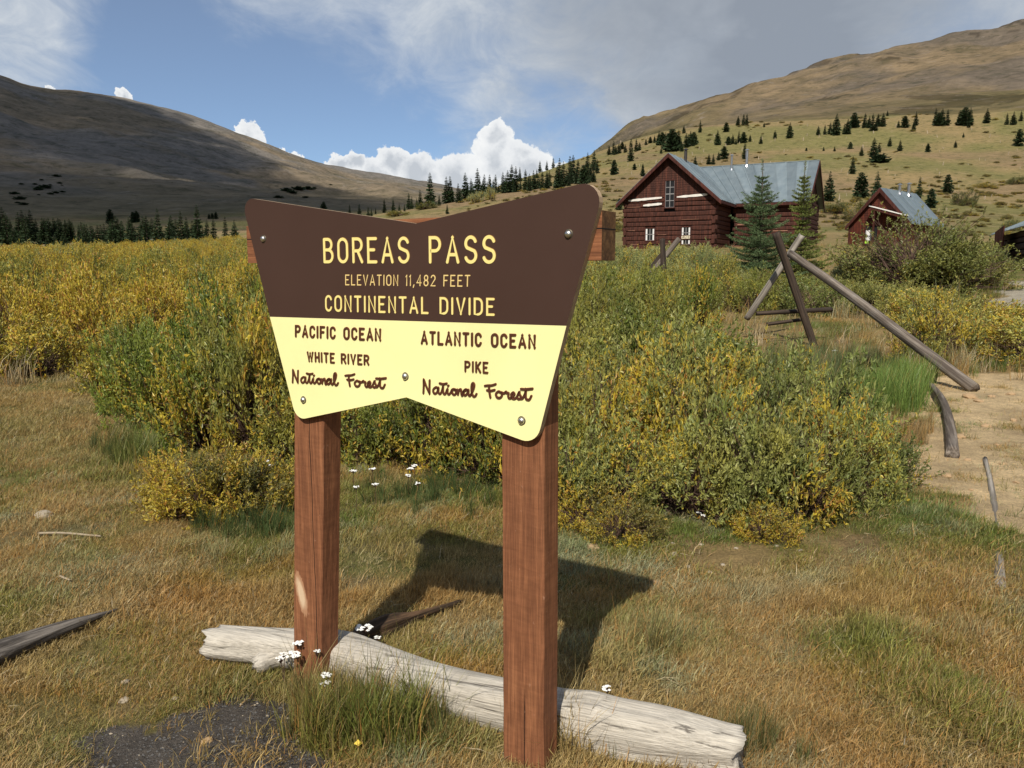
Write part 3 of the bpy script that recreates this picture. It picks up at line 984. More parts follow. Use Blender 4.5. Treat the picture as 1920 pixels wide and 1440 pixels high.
text_part(panel_lo, zq(520, 590, 7.2, [(402, 492), (1245, 540), (1245, 688), (408, 638)]), 'WHITE RIVER', .185, [M_LETB, M_LETBS], .0034, .27, .74, label='small brown')
text_part(panel_lo, zq(520, 590, 7.2, [(193, 738), (1490, 822), (1490, 1012), (197, 928)]), 'SCRIPT', .16, [M_LETB, M_LETBS], .0032, label='left hand brown script')
text_part(panel_lo, zq(770, 600, 6.26, [(122, 124), (1472, 168), (1472, 342), (122, 288)]), 'ATLANTIC OCEAN', .185, [M_LETB, M_LETBS], .0034, .28, .80, label='brown right hand')
text_part(panel_lo, zq(770, 600, 6.26, [(635, 475), (915, 490), (915, 632), (635, 612)]), 'PIKE', .18, [M_LETB, M_LETBS], .0034, .28, .7, label='small brown')
text_part(panel_lo, zq(770, 600, 6.26, [(133, 690), (1455, 772), (1455, 958), (138, 872)]), 'SCRIPT', .16, [M_LETB, M_LETBS], .0032, label='right hand brown script')

def dome(mb, c, r, h, y0, m, N=14, rings=5):
    vs = []
    for i in range(rings):
        a = math.pi / 2 * i / rings
        for t in range(N):
            th = 2 * math.pi * t / N
            vs.append((c[0] + r * math.cos(a) * math.cos(th), y0 - h * math.sin(a), c[1] + r * math.cos(a) * math.sin(th)))
    vs.append((c[0], y0 - h, c[1]))
    fs = []
    for i in range(rings - 1):
        for t in range(N):
            fs.append((i * N + t, i * N + (t + 1) % N, (i + 1) * N + (t + 1) % N, (i + 1) * N + t))
    fs += [((rings - 1) * N + t, (rings - 1) * N + (t + 1) % N, len(vs) - 1) for t in range(N)]
    mb.add(vs, fs, m)
for (x, y, par) in ((494, 448, panel_up), (1066, 439, panel_up), (569, 750, panel_lo), (760, 706, panel_lo), (978, 789, panel_lo)):
    c = splane(x, y)
    mb = MB()
    dome(mb, c, .0145, .003, FR, 1)
    dome(mb, c, .0112, .008, FR - .0022, 0)
    mb.build('bolt', [M_STEEL, M_WASHER], par, smooth=True)

PW, PD = .152, .088            # post face and depth
def post(px_bot, py_bot, px_top, py_top, z_top, mat, label):
    b, t = splane(px_bot, py_bot, -TH), splane(px_top, py_top, -TH)
    lean = (t[0] - b[0]) / (t[1] - b[1])
    bx = b[0] - lean * b[1]
    mb = MB()
    zs = np.linspace(-.35, z_top, 26)
    ch = .004
    sec = [(-PW / 2, ch), (-PW / 2 + ch, 0), (PW / 2 - ch, 0), (PW / 2, ch), (PW / 2, PD), (-PW / 2, PD)]
    vs, fs = [], []
    for i, z in enumerate(zs):
        for k, (x, y) in enumerate(sec):
            j = random.uniform(-.0012, .0012) if k in (0, 3) else 0
            vs.append((x + lean * z + j, y + random.uniform(-.0005, .0005), z))
    n = len(sec)
    for i in range(len(zs) - 1):
        for k in range(n):
            fs.append((i * n + k, i * n + (k + 1) % n, (i + 1) * n + (k + 1) % n, (i + 1) * n + k))
    fs += [tuple(range(n))[::-1], tuple((len(zs) - 1) * n + k for k in range(n))]
    mb.add(vs, fs)
    o = mb.build('post', mat, sign, label=label)
    o.location = (bx, TH + .0012, 0)
    return o
post(575, 1295, 578, 790, 1.60, M_POST_L, 'left post with a pale scar and a long vertical crack')
post(980, 1440, 979, 840, 1.60, M_POST_R, 'right post with a crack near its foot')
# the cross beam behind the panel
e0, e1 = splane(462, 440, -TH), splane(1128, 440, -TH)
zt, zb = splane(1128, 394, -TH)[1], splane(1128, 488, -TH)[1]
mb = MB()
mb.box(e0[0], e1[0], TH + .0012, TH + PD + .001, zb, zt, 0)
bmb = mb.build('cross_beam', [M_BEAM, M_ENDGRAIN], sign, label='red brown cross beam whose sawn ends show past the panel')
for p in bmb.data.polygons:
    if abs(p.normal.x) > .9:
        p.material_index = 1
# grain of the beam runs along x: give it its own rotated local frame
bmb.data.transform(Matrix.Rotation(R(90), 4, 'Y'))
bmb.rotation_euler = (0, R(-90), 0)
mb = MB()
zmid = (zt + zb) / 2
mb.box(e0[0] + .002, e1[0] + .0006, TH - .0002, TH + PD + .0016, zmid + .018, zmid + .0205, 0)
mb.build('beam_joint', M_DARKROOM, sign)

# ------------------------------------------------------------------ logs and poles
def along(o, p0, p1):
    """place an object modelled along +z from the origin so that it runs p0 -> p1"""
    d = Vector(p1) - Vector(p0)
    o.location = p0
    o.rotation_mode = 'QUATERNION'
    o.rotation_quaternion = d.to_track_quat('Z', 'Y')
    return d.length
def log_mesh(name, L, rad, bend, mat, n=28, seg=60, ridge=.12, jag=.05, knob=0.0, seed=0, flat=1.0, split=0.0):
    """log along +z; rad(t), bend(t)->(x,y); grooves run along it"""
    rg = np.random.default_rng(seed)
    ph = rg.random(8) * 6.28
    vs, fs = [], []
    T = np.linspace(0, 1, seg)
    for i, t in enumerate(T):
        bx, by = bend(t)
        for k in range(n):
            a = 2 * math.pi * k / n
            g = (.45 * math.sin(3 * a + ph[0] + 1.5 * t) + .35 * math.sin(5 * a + ph[1] - 2.2 * t) + .3 * math.sin(8 * a + ph[2] + 3 * t) + .5 * (float(fbm(np.array(a * 2.5 + ph[3]), np.array(t * 5 + ph[4]), 3)) - .5) * 2)
            r = rad(t) * (1 + ridge * g)
            if split:
                dd = abs((a - 4.2 + .35 * math.sin(4 * t + ph[5]) + math.pi) % (2 * math.pi) - math.pi)
                r *= 1 - split * math.exp(-(dd / .13) ** 2)
            z = t * L
            if i in (0, seg - 1):
                z += (float(fbm(np.array(a * 1.6 + 5), np.array(ph[5] * 3 + i), 3)) - .5) * jag * 4 + (rg.random() - .5) * jag * .5
            elif i in (1, seg - 2):
                z += (rg.random() - .5) * jag * .6
            vs.append((bx + r * math.cos(a), by + r * math.sin(a) * flat, z))
    for i in range(seg - 1):
        for k in range(n):
            fs.append((i * n + k, i * n + (k + 1) % n, (i + 1) * n + (k + 1) % n, (i + 1) * n + k))
    V_ = np.array(vs)
    c0 = V_[:n].mean(0) + [0, 0, jag * .8]; c1 = V_[-n:].mean(0) - [0, 0, jag * .8]
    b = len(vs)
    vs += [tuple(c0), tuple(c1)]
    me = bpy.data.meshes.new(name)
    fs += [((k + 1) % n, k, b) for k in range(n)] + [((seg - 1) * n + k, (seg - 1) * n + (k + 1) % n, b + 1) for k in range(n)]
    me.from_pydata(vs, [], fs)
    me.materials.append(mat)
    me.polygons.foreach_set('use_smooth', [True] * len(fs))
    me.update()
    return me
# the pale driftwood log at the sign's foot
p0, p1 = gflat(395, 1208, .075), gflat(1385, 1408, .085)
L = float(np.linalg.norm(p1 - p0))
flog = empty('driftwood_log', (p0[0], p0[1], 0), 0, 'long bleached grey log lying on the ground behind the sign posts', 'log')
def rl(t): return .070 + .024 * sstep(.12, .30, t) - .020 * sstep(.86, 1, t) + .010 * math.exp(-((t - .77) / .03) ** 2) + .006 * math.sin(9 * t)
_q = Vector(p1 - p0).to_track_quat('Z', 'Y').inverted()
_aw = _q @ Vector((-sn[0], -sn[1], 0))
def bl(t):
    k = .085 * math.exp(-((t - .24) / .17) ** 2) + .012 * math.sin(7 * t)
    return _aw.x * k, _aw.y * k
me = log_mesh('trunk', L, rl, bl, M_GREYLOG, n=64, seg=140, ridge=.085, jag=.02, seed=4, split=.30)
tr = obj('trunk', me, flog)
along(tr, (0, 0, p0[2]), tuple(np.array(p1) - np.array([p0[0], p0[1], 0])))
k0, k1 = gflat(476, 1248, .05), gflat(556, 1226, .07)
me = log_mesh('branch_stub', float(np.linalg.norm(k1 - k0)) + .02, lambda t: .046 * (1 - .2 * t) * min(1, .55 + 3 * t), lambda t: (.02 * math.sin(3 * t), 0), M_GREYLOG, n=18, seg=14, ridge=.12, jag=.012, seed=9)
st = obj('branch_stub', me, flog, label='rounded knobby branch stub at the left end')
along(st, tuple(k0 - [p0[0], p0[1], 0]), tuple(k1 - [p0[0], p0[1], 0]))
# dark brown log in the sign's shadow
p0, p1 = gflat(600, 1228, .04), gflat(852, 1128, .03)
me = log_mesh('brown_log', float(np.linalg.norm(p1 - p0)), lambda t: .035 * (1 - .75 * t) + .03 * math.exp(-((t - .45) / .16) ** 2), lambda t: (.02 * math.sin(4 * t), 0), M_BROWNWOOD, seg=40, ridge=.2, seed=2)
o = obj('brown_log', me, label='thin dark brown splintered log partly in the shadow of the sign', cat='log')
along(o, tuple(p0), tuple(p1))
# grey pointed log at the left edge
p0, p1 = gflat(-150, 1290, .05), gflat(210, 1147, .035)
me = log_mesh('pointed_log', float(np.linalg.norm(p1 - p0)), lambda t: .068 * (1 - t) ** .75 + .004, lambda t: (.03 * math.sin(3 * t), .0), M_GREYWOOD, n=36, seg=70, ridge=.17, jag=.03, seed=5, split=.35)
o = obj('pointed_log', me, label='grey weathered log tapering to a point in the grass at lower left', cat='log')
along(o, tuple(p0), tuple(p1))
def pole_between(name, A, B, r0, r1, mat, seed, parent=None, bend=.0, **kw):
    L = float(np.linalg.norm(np.array(B) - np.array(A)))
    me = log_mesh(name, L, lambda t: r0 + (r1 - r0) * t, lambda t: (bend * math.sin(math.pi * t), bend * .4 * math.sin(5 * t)), mat, n=14, seg=26, ridge=.05, jag=.015, seed=seed)
    o = obj(name, me, parent, **kw)
    along(o, tuple(A), tuple(B))
    return o
A, B = depth_pt(1482, 476, 13.7), hit(1828, 735) + np.array([0, 0, .05])
A = depth_pt(1482, 476, 13.6)
buck = empty('buck_fence', (0, 0, 0), 0, 'collapsed buck fence of crossed poles with one long rail slanting to the dirt', 'fence')
base1 = hit(1530, 648)
buck.location = tuple(base1)
def rel(P, o): return np.array(P) - np.array(o.location)
dl = float(np.dot(base1 - CAM, cF))
pole_between('rail', rel(A, buck), rel(B, buck), .066, .078, M_POLE, 3, buck, .03, label='long grey rail slanting down to the dirt')
pole_between('leg', rel(depth_pt(1455, 436, dl - .3), buck), rel(base1 - [0, 0, .1], buck), .072, .07, M_POLE_D, 4, buck, label='dark leg leaning left')
dl2 = dl + .25
pole_between('leg', rel(depth_pt(1504, 441, dl2), buck), rel(depth_pt(1400, 598, dl2 + .6), buck), .062, .062, M_POLE_L, 5, buck, label='pale leg leaning right')
pole_between('rail', rel(depth_pt(1418, 588, dl2), buck), rel(depth_pt(1560, 580, dl2 + .1), buck), .04, .045, M_POLE_D, 6, buck, label='dark horizontal rail')
pole_between('rail', rel(depth_pt(1438, 608, dl2), buck), rel(depth_pt(1512, 598, dl2 + .1), buck), .035, .035, M_POLE_D, 7, buck, label='short dark rail under the other')
b2 = at_r(1240, 25)
buck2 = empty('buck_fence', tuple(b2), 0, 'small weathered pole cross standing in the willows before the big cabin', 'fence')
pole_between('leg', rel(depth_pt(1242, 448, 24.8), buck2), rel(depth_pt(1246, 560, 24.8), buck2), .085, .09, M_POLE_D, 8, buck2)
pole_between('leg', rel(depth_pt(1273, 448, 25.1), buck2), rel(depth_pt(1195, 545, 25.1), buck2), .085, .085, M_POLE, 9, buck2)
pole_between('leg', rel(depth_pt(1240, 478, 25.5), buck2), rel(depth_pt(1192, 540, 25.6), buck2), .075, .075, M_POLE_D, 10, buck2)
A, B = hit(1738, 722) + [0, 0, .04], hit(1786, 858) + [0, 0, .06]
o = pole_between('fallen_pole', A, B, .03, .056, M_POLE, 12, None, .08, label='short curved grey pole lying on the yellow dirt', cat='pole')
A, B = hit(1847, 860) + [0, 0, .005], hit(1876, 1100) + [0, 0, .0]
o = pole_between('buried_plank', A, B, .018, .028, M_POLE_L, 13, None, .02, label='thin pale half buried pole along the dirt at right', cat='pole')
A, B = gflat(72, 1000, .02), gflat(190, 1004, .02)
pole_between('stick', A, B, .007, .006, M_DEADW, 14, None, .01, label='straight bleached stick lying in the dry grass at left', cat='stick')
A, B = gflat(112, 1080, .015), gflat(132, 1088, .015)
pole_between('stick', A, B, .006, .005, M_DEADW, 15, None, .0, label='very short pale stick below the long bleached one', cat='stick')

# ------------------------------------------------------------------ stones
def stone_mesh(name, mat, seed):
    rg = np.random.default_rng(seed)
    bm = bmesh.new()
    bmesh.ops.create_icosphere(bm, subdivisions=2, radius=1)
    for v in bm.verts:
        k = 1 + (rg.random() - .5) * .28
        v.co = Vector((v.co.x * k * 1.2, v.co.y * k, v.co.z * k * .55))
    me = bpy.data.meshes.new(name)
    bm.to_mesh(me); bm.free()
    me.materials.append(mat)
    return me
stones = {k: [stone_mesh('stone', m, i + s) for i in range(3)] for k, m, s in (('tan', M_TANSTONE, 1), ('pale', M_STONE, 5), ('sand', M_SAND, 8), ('grey', M_GSTONE, 20))}
def put_stone(px, py, wpx, kind, label, group=None, name='stone'):
    P = hit(px, py)
    s = wpx / F_PX * np.linalg.norm(P - CAM) / 2.3
    o = obj(name, random.choice(stones[kind]), label=label, cat='stone', group=group)
    o.location = (P[0], P[1], P[2] + s * .1)
    o.scale = (s, s, s)
    o.rotation_euler = (random.uniform(-.2, .2), random.uniform(-.2, .2), random.random() * 6)
put_stone(82, 970, 30, 'pale', 'white rounded stone in the dry grass above the bleached stick')
put_stone(1775, 893, 17, 'tan', 'single tan stone on the dirt below the curved pole')
put_stone(1818, 745, 26, 'tan', 'tan rock at the foot of the slanting rail')
put_stone(1835, 752, 15, 'tan', 'small tan rock right of the slanting rail')
put_stone(1112, 1027, 30, 'tan', 'rounded tan stone beside the right post, above the shadow')
put_stone(1265, 1042, 16, 'pale', 'pale stone on the bare soil right of the sign')
put_stone(1232, 1092, 20, 'tan', 'brown stone at the right tip of the sign shadow')
put_stone(388, 1386, 20, 'tan', 'tan stone sitting on the black gravel')
for x, y, wd in ((1640, 872, 12), (1700, 900, 14), (1745, 945, 12), (1850, 800, 18), (1900, 790, 12), (1880, 870, 12), (1800, 820, 22), (1760, 780, 12), (1720, 845, 14), (1905, 905, 12),
                 (1690, 870, 10), (1860, 745, 12), (1895, 740, 14), (1820, 920, 9), (1650, 805, 10), (1730, 765, 9), (1815, 862, 12), (1870, 835, 9)):
    put_stone(x, y, wd, 'tan', 'flat tan stone embedded in the yellow dirt', 'flat stones embedded in the yellow dirt')
for x, y, wd in ((1228, 1065, 10), (1290, 1062, 9), (1330, 1072, 12), (1355, 1058, 9), (1240, 1012, 10), (1262, 1018, 8), (1440, 1015, 16), (1455, 1022, 10), (1500, 1030, 9), (1380, 1030, 9), (1315, 1020, 9)):
    put_stone(x, y, wd, 'pale', 'small pale stone on the bare soil below the willows', 'small pale stones below the willows')
for x, y, wd in ((235, 1278, 14), (232, 1312, 18), (328, 1308, 14)):
    put_stone(x, y, wd, 'pale', 'white chip of stone in the grass left of the black gravel', 'white chips beside the black gravel')
# black gravel crumbs: nobody could count them
gp = []
P0 = np.array(GRAVEL)
while len(gp) < 2400:
    c = rng.uniform(P0.min(0) - .05, P0.max(0) + .05, (400, 2))
    k = soft(c[:, 0], c[:, 1], GRAVEL, .45, .16)
    gp += list(c[k])
mb = MB()
oct_ = [(1, 0, 0), (-1, 0, 0), (0, 1, 0), (0, -1, 0), (0, 0, .7), (0, 0, -.7)]
octf = [(0, 2, 4), (2, 1, 4), (1, 3, 4), (3, 0, 4), (2, 0, 5), (1, 2, 5), (3, 1, 5), (0, 3, 5)]
for p in gp[:2600]:
    s = random.choice((.002, .0025, .003, .004, .005)) * random.uniform(.7, 1.3)
    z = float(zfun(p[0], p[1]))
    mb.add([(p[0] + a * s * random.uniform(.7, 1.3), p[1] + b * s * random.uniform(.7, 1.3), z + c * s + s * .3) for a, b, c in oct_], octf, 1 if random.random() < .06 else 0)
mb.build('gravel', [M_GSTONE, M_STONE], label='loose black and grey gravel at the lower left', cat='gravel', kind='stuff')

# ------------------------------------------------------------------ cabins
def wall_log(L, h, d, seed, name='log'):
    """hewn log along +x from 0..L, front face at y=0, d deep, height h; soft uneven edges"""
    rg = np.random.default_rng(seed)
    seg = max(3, int(L / .9))
    sec = [(0, .16), (0.0, .84), (.10, 1.0), (1, 1.0), (1, 0), (.10, 0)]
    vs, fs = [], []
    n = len(sec)
    for i in range(seg + 1):
        x = L * i / seg
        a, b, c = (rg.random(3) - .5)
        for k, (yy, zz) in enumerate(sec):
            y = yy * d + (a * .02 if yy < .5 else 0)
            z = zz * h + (b * .035 if zz > .5 else c * .035) * (h / .3)
            vs.append((x, y, z))
    for i in range(seg):
        for k in range(n):
            fs.append((i * n + k, (i + 1) * n + k, (i + 1) * n + (k + 1) % n, i * n + (k + 1) % n))
    fs += [tuple(range(n)), tuple(seg * n + k for k in range(n))[::-1]]
    me = bpy.data.meshes.new(name)
    me.from_pydata(vs, [], fs)
    return me
def box_obj(name, parent, x0, x1, y0, y1, z0, z1, mat, label=None, jit=0.0, loc=(0, 0, 0)):
    mb = MB()
    mb.box(x0, x1, y0, y1, z0, z1, 0, jit)
    o = mb.build(name, mat, parent, label=label)
    o.location = loc
    return o
def local_frame(corner_px, r, az_v):
    """front-right bottom corner seen at pixel column; v = direction of depth (deg from +Y); returns matrix data"""
    A = at_r(corner_px, r)
    v = np.array([math.sin(R(az_v)), math.cos(R(az_v)), 0])
    ux = np.array([v[1], -v[0], 0])           # local +x: to the right along the front
    return A, ux, v
def pix_on_local(px, py, O, ux, v, plane):
    """intersect pixel ray with a local plane: plane=(point, normal) in local coordinates"""
    d = ray(px, py)
    dl_ = np.array([np.dot(d, ux), np.dot(d, v), d[2]])
    c = CAM - O
    cl = np.array([np.dot(c, ux), np.dot(c, v), c[2]])
    P, N = np.array(plane[0], float), np.array(plane[1], float)
    return cl + dl_ * np.dot(P - cl, N) / np.dot(dl_, N)

def window(parent, x0, x1, z0, z1, y, cols, rows_, depth=.05, label=None, curtain=False, frame_mat=None):
    """window part with frame, sash bars and panes; face at local y"""
    fm = frame_mat or M_CABTRIM
    fw = .07
    mb = MB()
    mb.box(x0 - fw, x0, y - .05, y + .02, z0 - fw, z1 + fw)
    mb.box(x1, x1 + fw, y - .05, y + .02, z0 - fw, z1 + fw)
    mb.box(x0, x1, y - .05, y + .02, z1, z1 + fw)
    mb.box(x0, x1, y - .055, y + .02, z0 - fw, z0)
    wd = mb.build('window', fm, parent, label=label)
    mb = MB()
    t = .022
    for i in range(cols + 1):
        x = x0 + (x1 - x0) * i / cols
        mb.box(x - t, x + t, y - .02, y + .005, z0 + .001, z1 - .001)
    for j in range(rows_ + 1):
        z = z0 + (z1 - z0) * j / rows_
        tt = t * (1.5 if j == rows_ // 2 and rows_ > 2 else 1)
        mb.box(x0 + .001, x1 - .001, y - .018, y + .003, z - tt, z + tt)
    mb.build('sash', M_SASH, wd)
    for i in range(cols):
        for j in range(rows_):
            box_obj('pane', wd, x0 + (x1 - x0) * i / cols + t, x0 + (x1 - x0) * (i + 1) / cols - t, y + .006, y + .012,
                    z0 + (z1 - z0) * j / rows_ + t, z0 + (z1 - z0) * (j + 1) / rows_ - t, M_GLASS)
    if curtain:
        wv = (x1 - x0) * .20
        for a, b in ((x0 + .02, x0 + wv), (x1 - wv, x1 - .02)):
            mb = MB()
            mb.box(a, b, y - .012, y + .0055, z0 + .02, z1 - .02)
            # curtain hangs just behind the pane line; built proud of the glass as the bright strip it shows
            mb.build('curtain', M_CURTAIN, wd)
    return wd
def log_wall(parent, x0, x1, y, ztop, course, holes, mat, seed, d=.22, base=0.0):
    """front-facing log wall (outer face local y). holes: (x0,x1,z0,z1)"""
    z = base
    k = 0
    while z < ztop - .05:
        h = min(course * random.uniform(.9, 1.12), ztop - z)
        spans = [(x0 - (.10 if k % 2 else -.02), x1 + (.12 if k % 2 else -.02))]
        for a, b, c, e in holes:
            if z + h * .6 > c and z + h * .4 < e:
                new = []
                for s, t in spans:
                    if s < a and t > b: new += [(s, a), (b, t)]
                    elif a < t <= b: new.append((s, a))
                    elif a <= s < b: new.append((b, t))
                    else: new.append((s, t))
                spans = new
        for s, t in spans:
            if t - s > .15:
                me = wall_log(t - s, h - .045, d, seed + k * 7 + int(s * 10))
                me.materials.append(mat)
                o = obj('log', me, parent)
                o.location = (s, y + random.uniform(-.02, .02), z)
                # logs sit outside-in: y=0 is the outer face
        z += h
        k += 1
def side_log_wall(parent, x, y0, y1, ztop, course, mat, seed, d=.22, flip=False):
    z, k = 0.0, 0
    while z < ztop - .05:
        h = min(course * random.uniform(.9, 1.12), ztop - z)
        a = y0 - (.10 if k % 2 == 0 else -.02)
        me = wall_log(y1 - a, h - .045, d, seed + k * 5)
        me.materials.append(mat)
        o = obj('log', me, parent)
        o.location = (x, a, z)
        o.rotation_euler = (0, 0, R(90))
        z += h; k += 1
def roof_sheets(parent, e0, e1, r0, r1, n, th=.03, mat=None, lbl=None):
    """slope between eave line e0->e1 and ridge line r0->r1 split in n sheets with seams"""
    e0, e1, r0, r1 = [np.array(p, float) for p in (e0, e1, r0, r1)]
    nrm = unit(np.cross(e1 - e0, r0 - e0))
    if nrm[2] < 0: nrm = -nrm
    for i in range(n):
        a, b = i / n, (i + 1) / n
        p = [e0 + (e1 - e0) * a, e0 + (e1 - e0) * b, r0 + (r1 - r0) * b, r0 + (r1 - r0) * a]
        off = nrm * (th + random.uniform(0, .004))
        mb = MB()
        mb.prism([tuple(q) for q in p], tuple(off))
        # rib on the right edge
        if i < n - 1:
            s = unit(e1 - e0) * .045
            mb.prism([tuple(p[1] - s + nrm * .075), tuple(p[1] + s + nrm * .075), tuple(p[2] + s + nrm * .075), tuple(p[2] - s + nrm * .075)], tuple(-nrm * .05))
        mb.build('roof_sheet', mat or M_ROOF, parent)
def pipe(parent, base, h, r, cap, mat):
    base = np.array(base)
    mb = MB()
    mb.tube([base - [0, 0, .35], base + [0, 0, h * .55], base + [0, 0, h * .55 + .01], base + [0, 0, h]], [r, r, r * 1.12, r * 1.12], n=14, m=0)
    mb.tube([base + [0, 0, -.05], base + [0, 0, .12]], [r * 1.9, r * 1.15], n=14, m=0, cap=False)
    if cap:
        mb.tube([base + [0, 0, h + .06], base + [0, 0, h + .10], base + [0, 0, h + .17]], [r * 1.9, r * 1.9, r * .3], n=14)
        mb.tube([base + [0, 0, h - .01], base + [0, 0, h + .065]], [r * .8, r * .8], n=8)
    return mb.build('stove_pipe', mat, parent, smooth=False)
def gable_boards(parent, xl, xr, xa, z0, za, y, mat, rowh=.16, name='gable_siding', hole=None):
    mb = MB()
    z = z0
    while z < za - .03:
        t0, t1 = (z - z0) / (za - z0), (min(z + rowh, za) - z0) / (za - z0)
        a, b = xl + (xa - xl) * t0, xr + (xa - xr) * t0
        c, e = xl + (xa - xl) * t1, xr + (xa - xr) * t1
        segs = [(a, b, c, e)]
        if hole and z + rowh * .5 > hole[2] and z + rowh * .5 < hole[3]:
            segs = [(a, hole[0], c, hole[0]), (hole[1], b, hole[1], e)]
        for a_, b_, c_, e_ in segs:
            if b_ - a_ > .05 or e_ - c_ > .05:
                # lapped board: foot stands proud
                p = [(a_, y - .018, z + .006), (b_, y - .018, z + .006), (e_, y - .002, z + rowh), (c_, y - .002, z + rowh)]
                mb.add(p + [(q[0], y + .05, q[2]) for q in p], [(0, 1, 2, 3), (4, 7, 6, 5), (0, 4, 5, 1), (1, 5, 6, 2), (2, 6, 7, 3), (3, 7, 4, 0)])
        z += rowh
    return mb.build(name, mat, parent)

# --- big cabin
O1, ux1, v1 = local_frame(1340, 57.0, 27.5)
O1[2] = z_at_px(O1, 474)
W1, L1, M1, DB = 6.55, 4.6, 6.1, 7.8
ZE, ZA = 3.85, 6.75                # eave and ridge above the base
M1 = pix_on_local(1537, 297, O1, ux1, v1, ((0, L1 + DB / 2, 0), (0, 1, 0)))[0] - .42
cab = empty('log_cabin', tuple(O1), math.atan2(ux1[1], ux1[0]), 'large dark red log cabin with a tall gable front and grey metal roofs', 'cabin')
def L1p(px, py, plane): return pix_on_local(px, py, O1, ux1, v1, plane)
FY = ((0, 0, 0), (0, 1, 0))
def rect1(x0, y0, x1, y1):
    a, b = L1p(x0, y1, FY), L1p(x1, y0, FY)
    return a[0], b[0], a[2], b[2]
wu = rect1(1247, 338, 1265, 389)
wl = rect1(1210, 428, 1227, 451)
wr = rect1(1277.5, 425.5, 1294.5, 458)
grow = lambda q, e=.075: (q[0] - e, q[1] + e, q[2] - e, q[3] + e)
log_wall(cab, -W1, 0, 0, ZE, .325, [grow(wu), grow(wl), grow(wr)], M_CABLOG, 100)
gable_boards(cab, -W1, 0, -W1 / 2, ZE, ZA, .02, M_CABLOG, hole=grow(wu))
box_obj('backing', cab, -W1 + .1, -.1, .26, .30, 0, ZE - .02, M_DARKROOM)
window(cab, *wu, .03, 2, 4, label='tall attic window of eight dark panes')
window(cab, *wl, .03, 2, 2, label='lower left window with white curtains', curtain=True)
w2 = window(cab, *wr, .03, 2, 3, label='lower right window with white curtains and a CLOSED sign', curtain=True)
# CLOSED board hangs in the lower right window
cx0, cx1, cz0, cz1 = rect1(1277, 440.5, 1295, 449)
bd = box_obj('closed_board', w2, cx0, cx1, -.045, -.03, cz0, cz1, M_CABTRIM, 'small board reading CLOSED')
def text_local(parent, text, x0, x1, z0, z1, y, mats, sw, h):
    H, W = z1 - z0, x1 - x0
    items, total = layout(text, .26, .6)
    mb = MB()
    s = sw * H
    for x, wdt, strokes, _w in items:
        for k, st_ in enumerate(strokes):
            ribbon(mb, [(x0 + s / 2 + (x + p[0] * wdt) / total * (W - s), z0 + s / 2 + p[1] * (H - s)) for p in st_], s, h, y, k)
    return mb.build('lettering', mats, parent, label='pale word ' + text)
M_CREAM = simple('cream_letters', (.75, .68, .5), .7)
text_local(cab, 'CLOSED', cx0 + .03, cx1 - .03, cz0 + .04, cz1 - .04, -.0455, [M_CREAM, M_CREAM], .19, .006)
# white chinking strips between the upper logs
for (x0, y0, x1, y1, th) in ((1178, 376.5, 1241, 370.5, .16), (1206, 385.5, 1241, 382.0, .17), (1269, 369.5, 1326, 364.5, .15)):
    a, b = L1p(x0, y0, ((0, -.03, 0), (0, 1, 0))), L1p(x1, y1, ((0, -.03, 0), (0, 1, 0)))
    mb = MB()
    n = 10
    topv, botv = [], []
    for i in range(n + 1):
        t = i / n
        m = a + (b - a) * t
        e = th / 2 * (.5 + .5 * min(1, 4 * t, 6 * (1 - t) + .35)) * random.uniform(.8, 1.15)
        topv.append((m[0], -.05, m[2] + e)); botv.append((m[0], -.05, m[2] - e))
    for i in range(n):
        mb.prism([botv[i], botv[i + 1], topv[i + 1], topv[i]], (0, .06, 0))
    mb.build('chinking', M_WHITE, cab, label='white patch of bare chinking')
side_log_wall(cab, 0, .0, L1, ZE, .325, M_CABLOG, 200)
side_log_wall(cab, -W1 + .22, .0, L1 + DB, ZE, .325, M_CABLOG, 240)
# thin pale chinking lines between the front courses
mb = MB()
for k in range(1, 11):
    z = .325 * k + random.uniform(-.02, .02)
    if z > ZE - .5: continue
    x = -W1 + .1 + random.random()
    while x < -.5:
        l = random.uniform(.5, 1.6)
        if not any(q[0] - .1 < x + l and x < q[1] + .1 and q[2] - .1 < z < q[3] + .1 for q in (wu, wl, wr)) and random.random() < .30 and x + l < -.15:
            mb.box(x, x + l, -.012, .02, z - .014, z + .014, 0, .006)
        x += l + random.uniform(.2, .9)
M_PALECH = simple('pale_chinking', (.30, .15, .10), .85, noise=.3, ns=6)
mb.build('chinking', M_PALECH, cab, label='thin pinkish chinking lines')
# main block behind, runs to the right
log_wall(cab, .24, M1, L1, ZE, .325, [], M_CABLOG, 300)
side_log_wall(cab, M1 + .1, L1, L1 + DB, ZE, .325, M_CABLOG, 400)
mb = MB()
for (xx) in (M1,):
    mb.prism([(xx, L1, ZE), (xx, L1 + DB, ZE), (xx, L1 + DB / 2, ZA)], (-.1, 0, 0))
mb.build('end_gable', M_CABLOG, cab)
box_obj('back_wall', cab, -W1, M1, L1 + DB - .2, L1 + DB, 0, ZE, M_CABLOG)
mb = MB()
for k, (x, l) in enumerate(((.5, 2.3), (.3, 1.6), (2.4, 1.6), (1.0, 1.4))):
    z = (2.1, .5, 1.6, 1.15)[k]
    mb.box(x, x + l, L1 - .025, L1 + .01, z - .035, z + .035, 0, .012)
mb.build('chinking', M_PALECH, cab, label='pale chinking lines of the rear block')
OV = .45
ED = .32
slope = (ZA - ZE) / (W1 / 2)
exl, exr = -W1 - OV, OV
zo = ZE - OV * slope
# front wing roof slopes (to the junction with the main ridge)
jy = L1 + DB / 2
roof_sheets(cab, (-W1 / 2, -.45, ZA + .02), (-W1 / 2, jy, ZA + .02), (exl, -.45, zo + .02), (exl, jy + 3, zo + .02), 9)
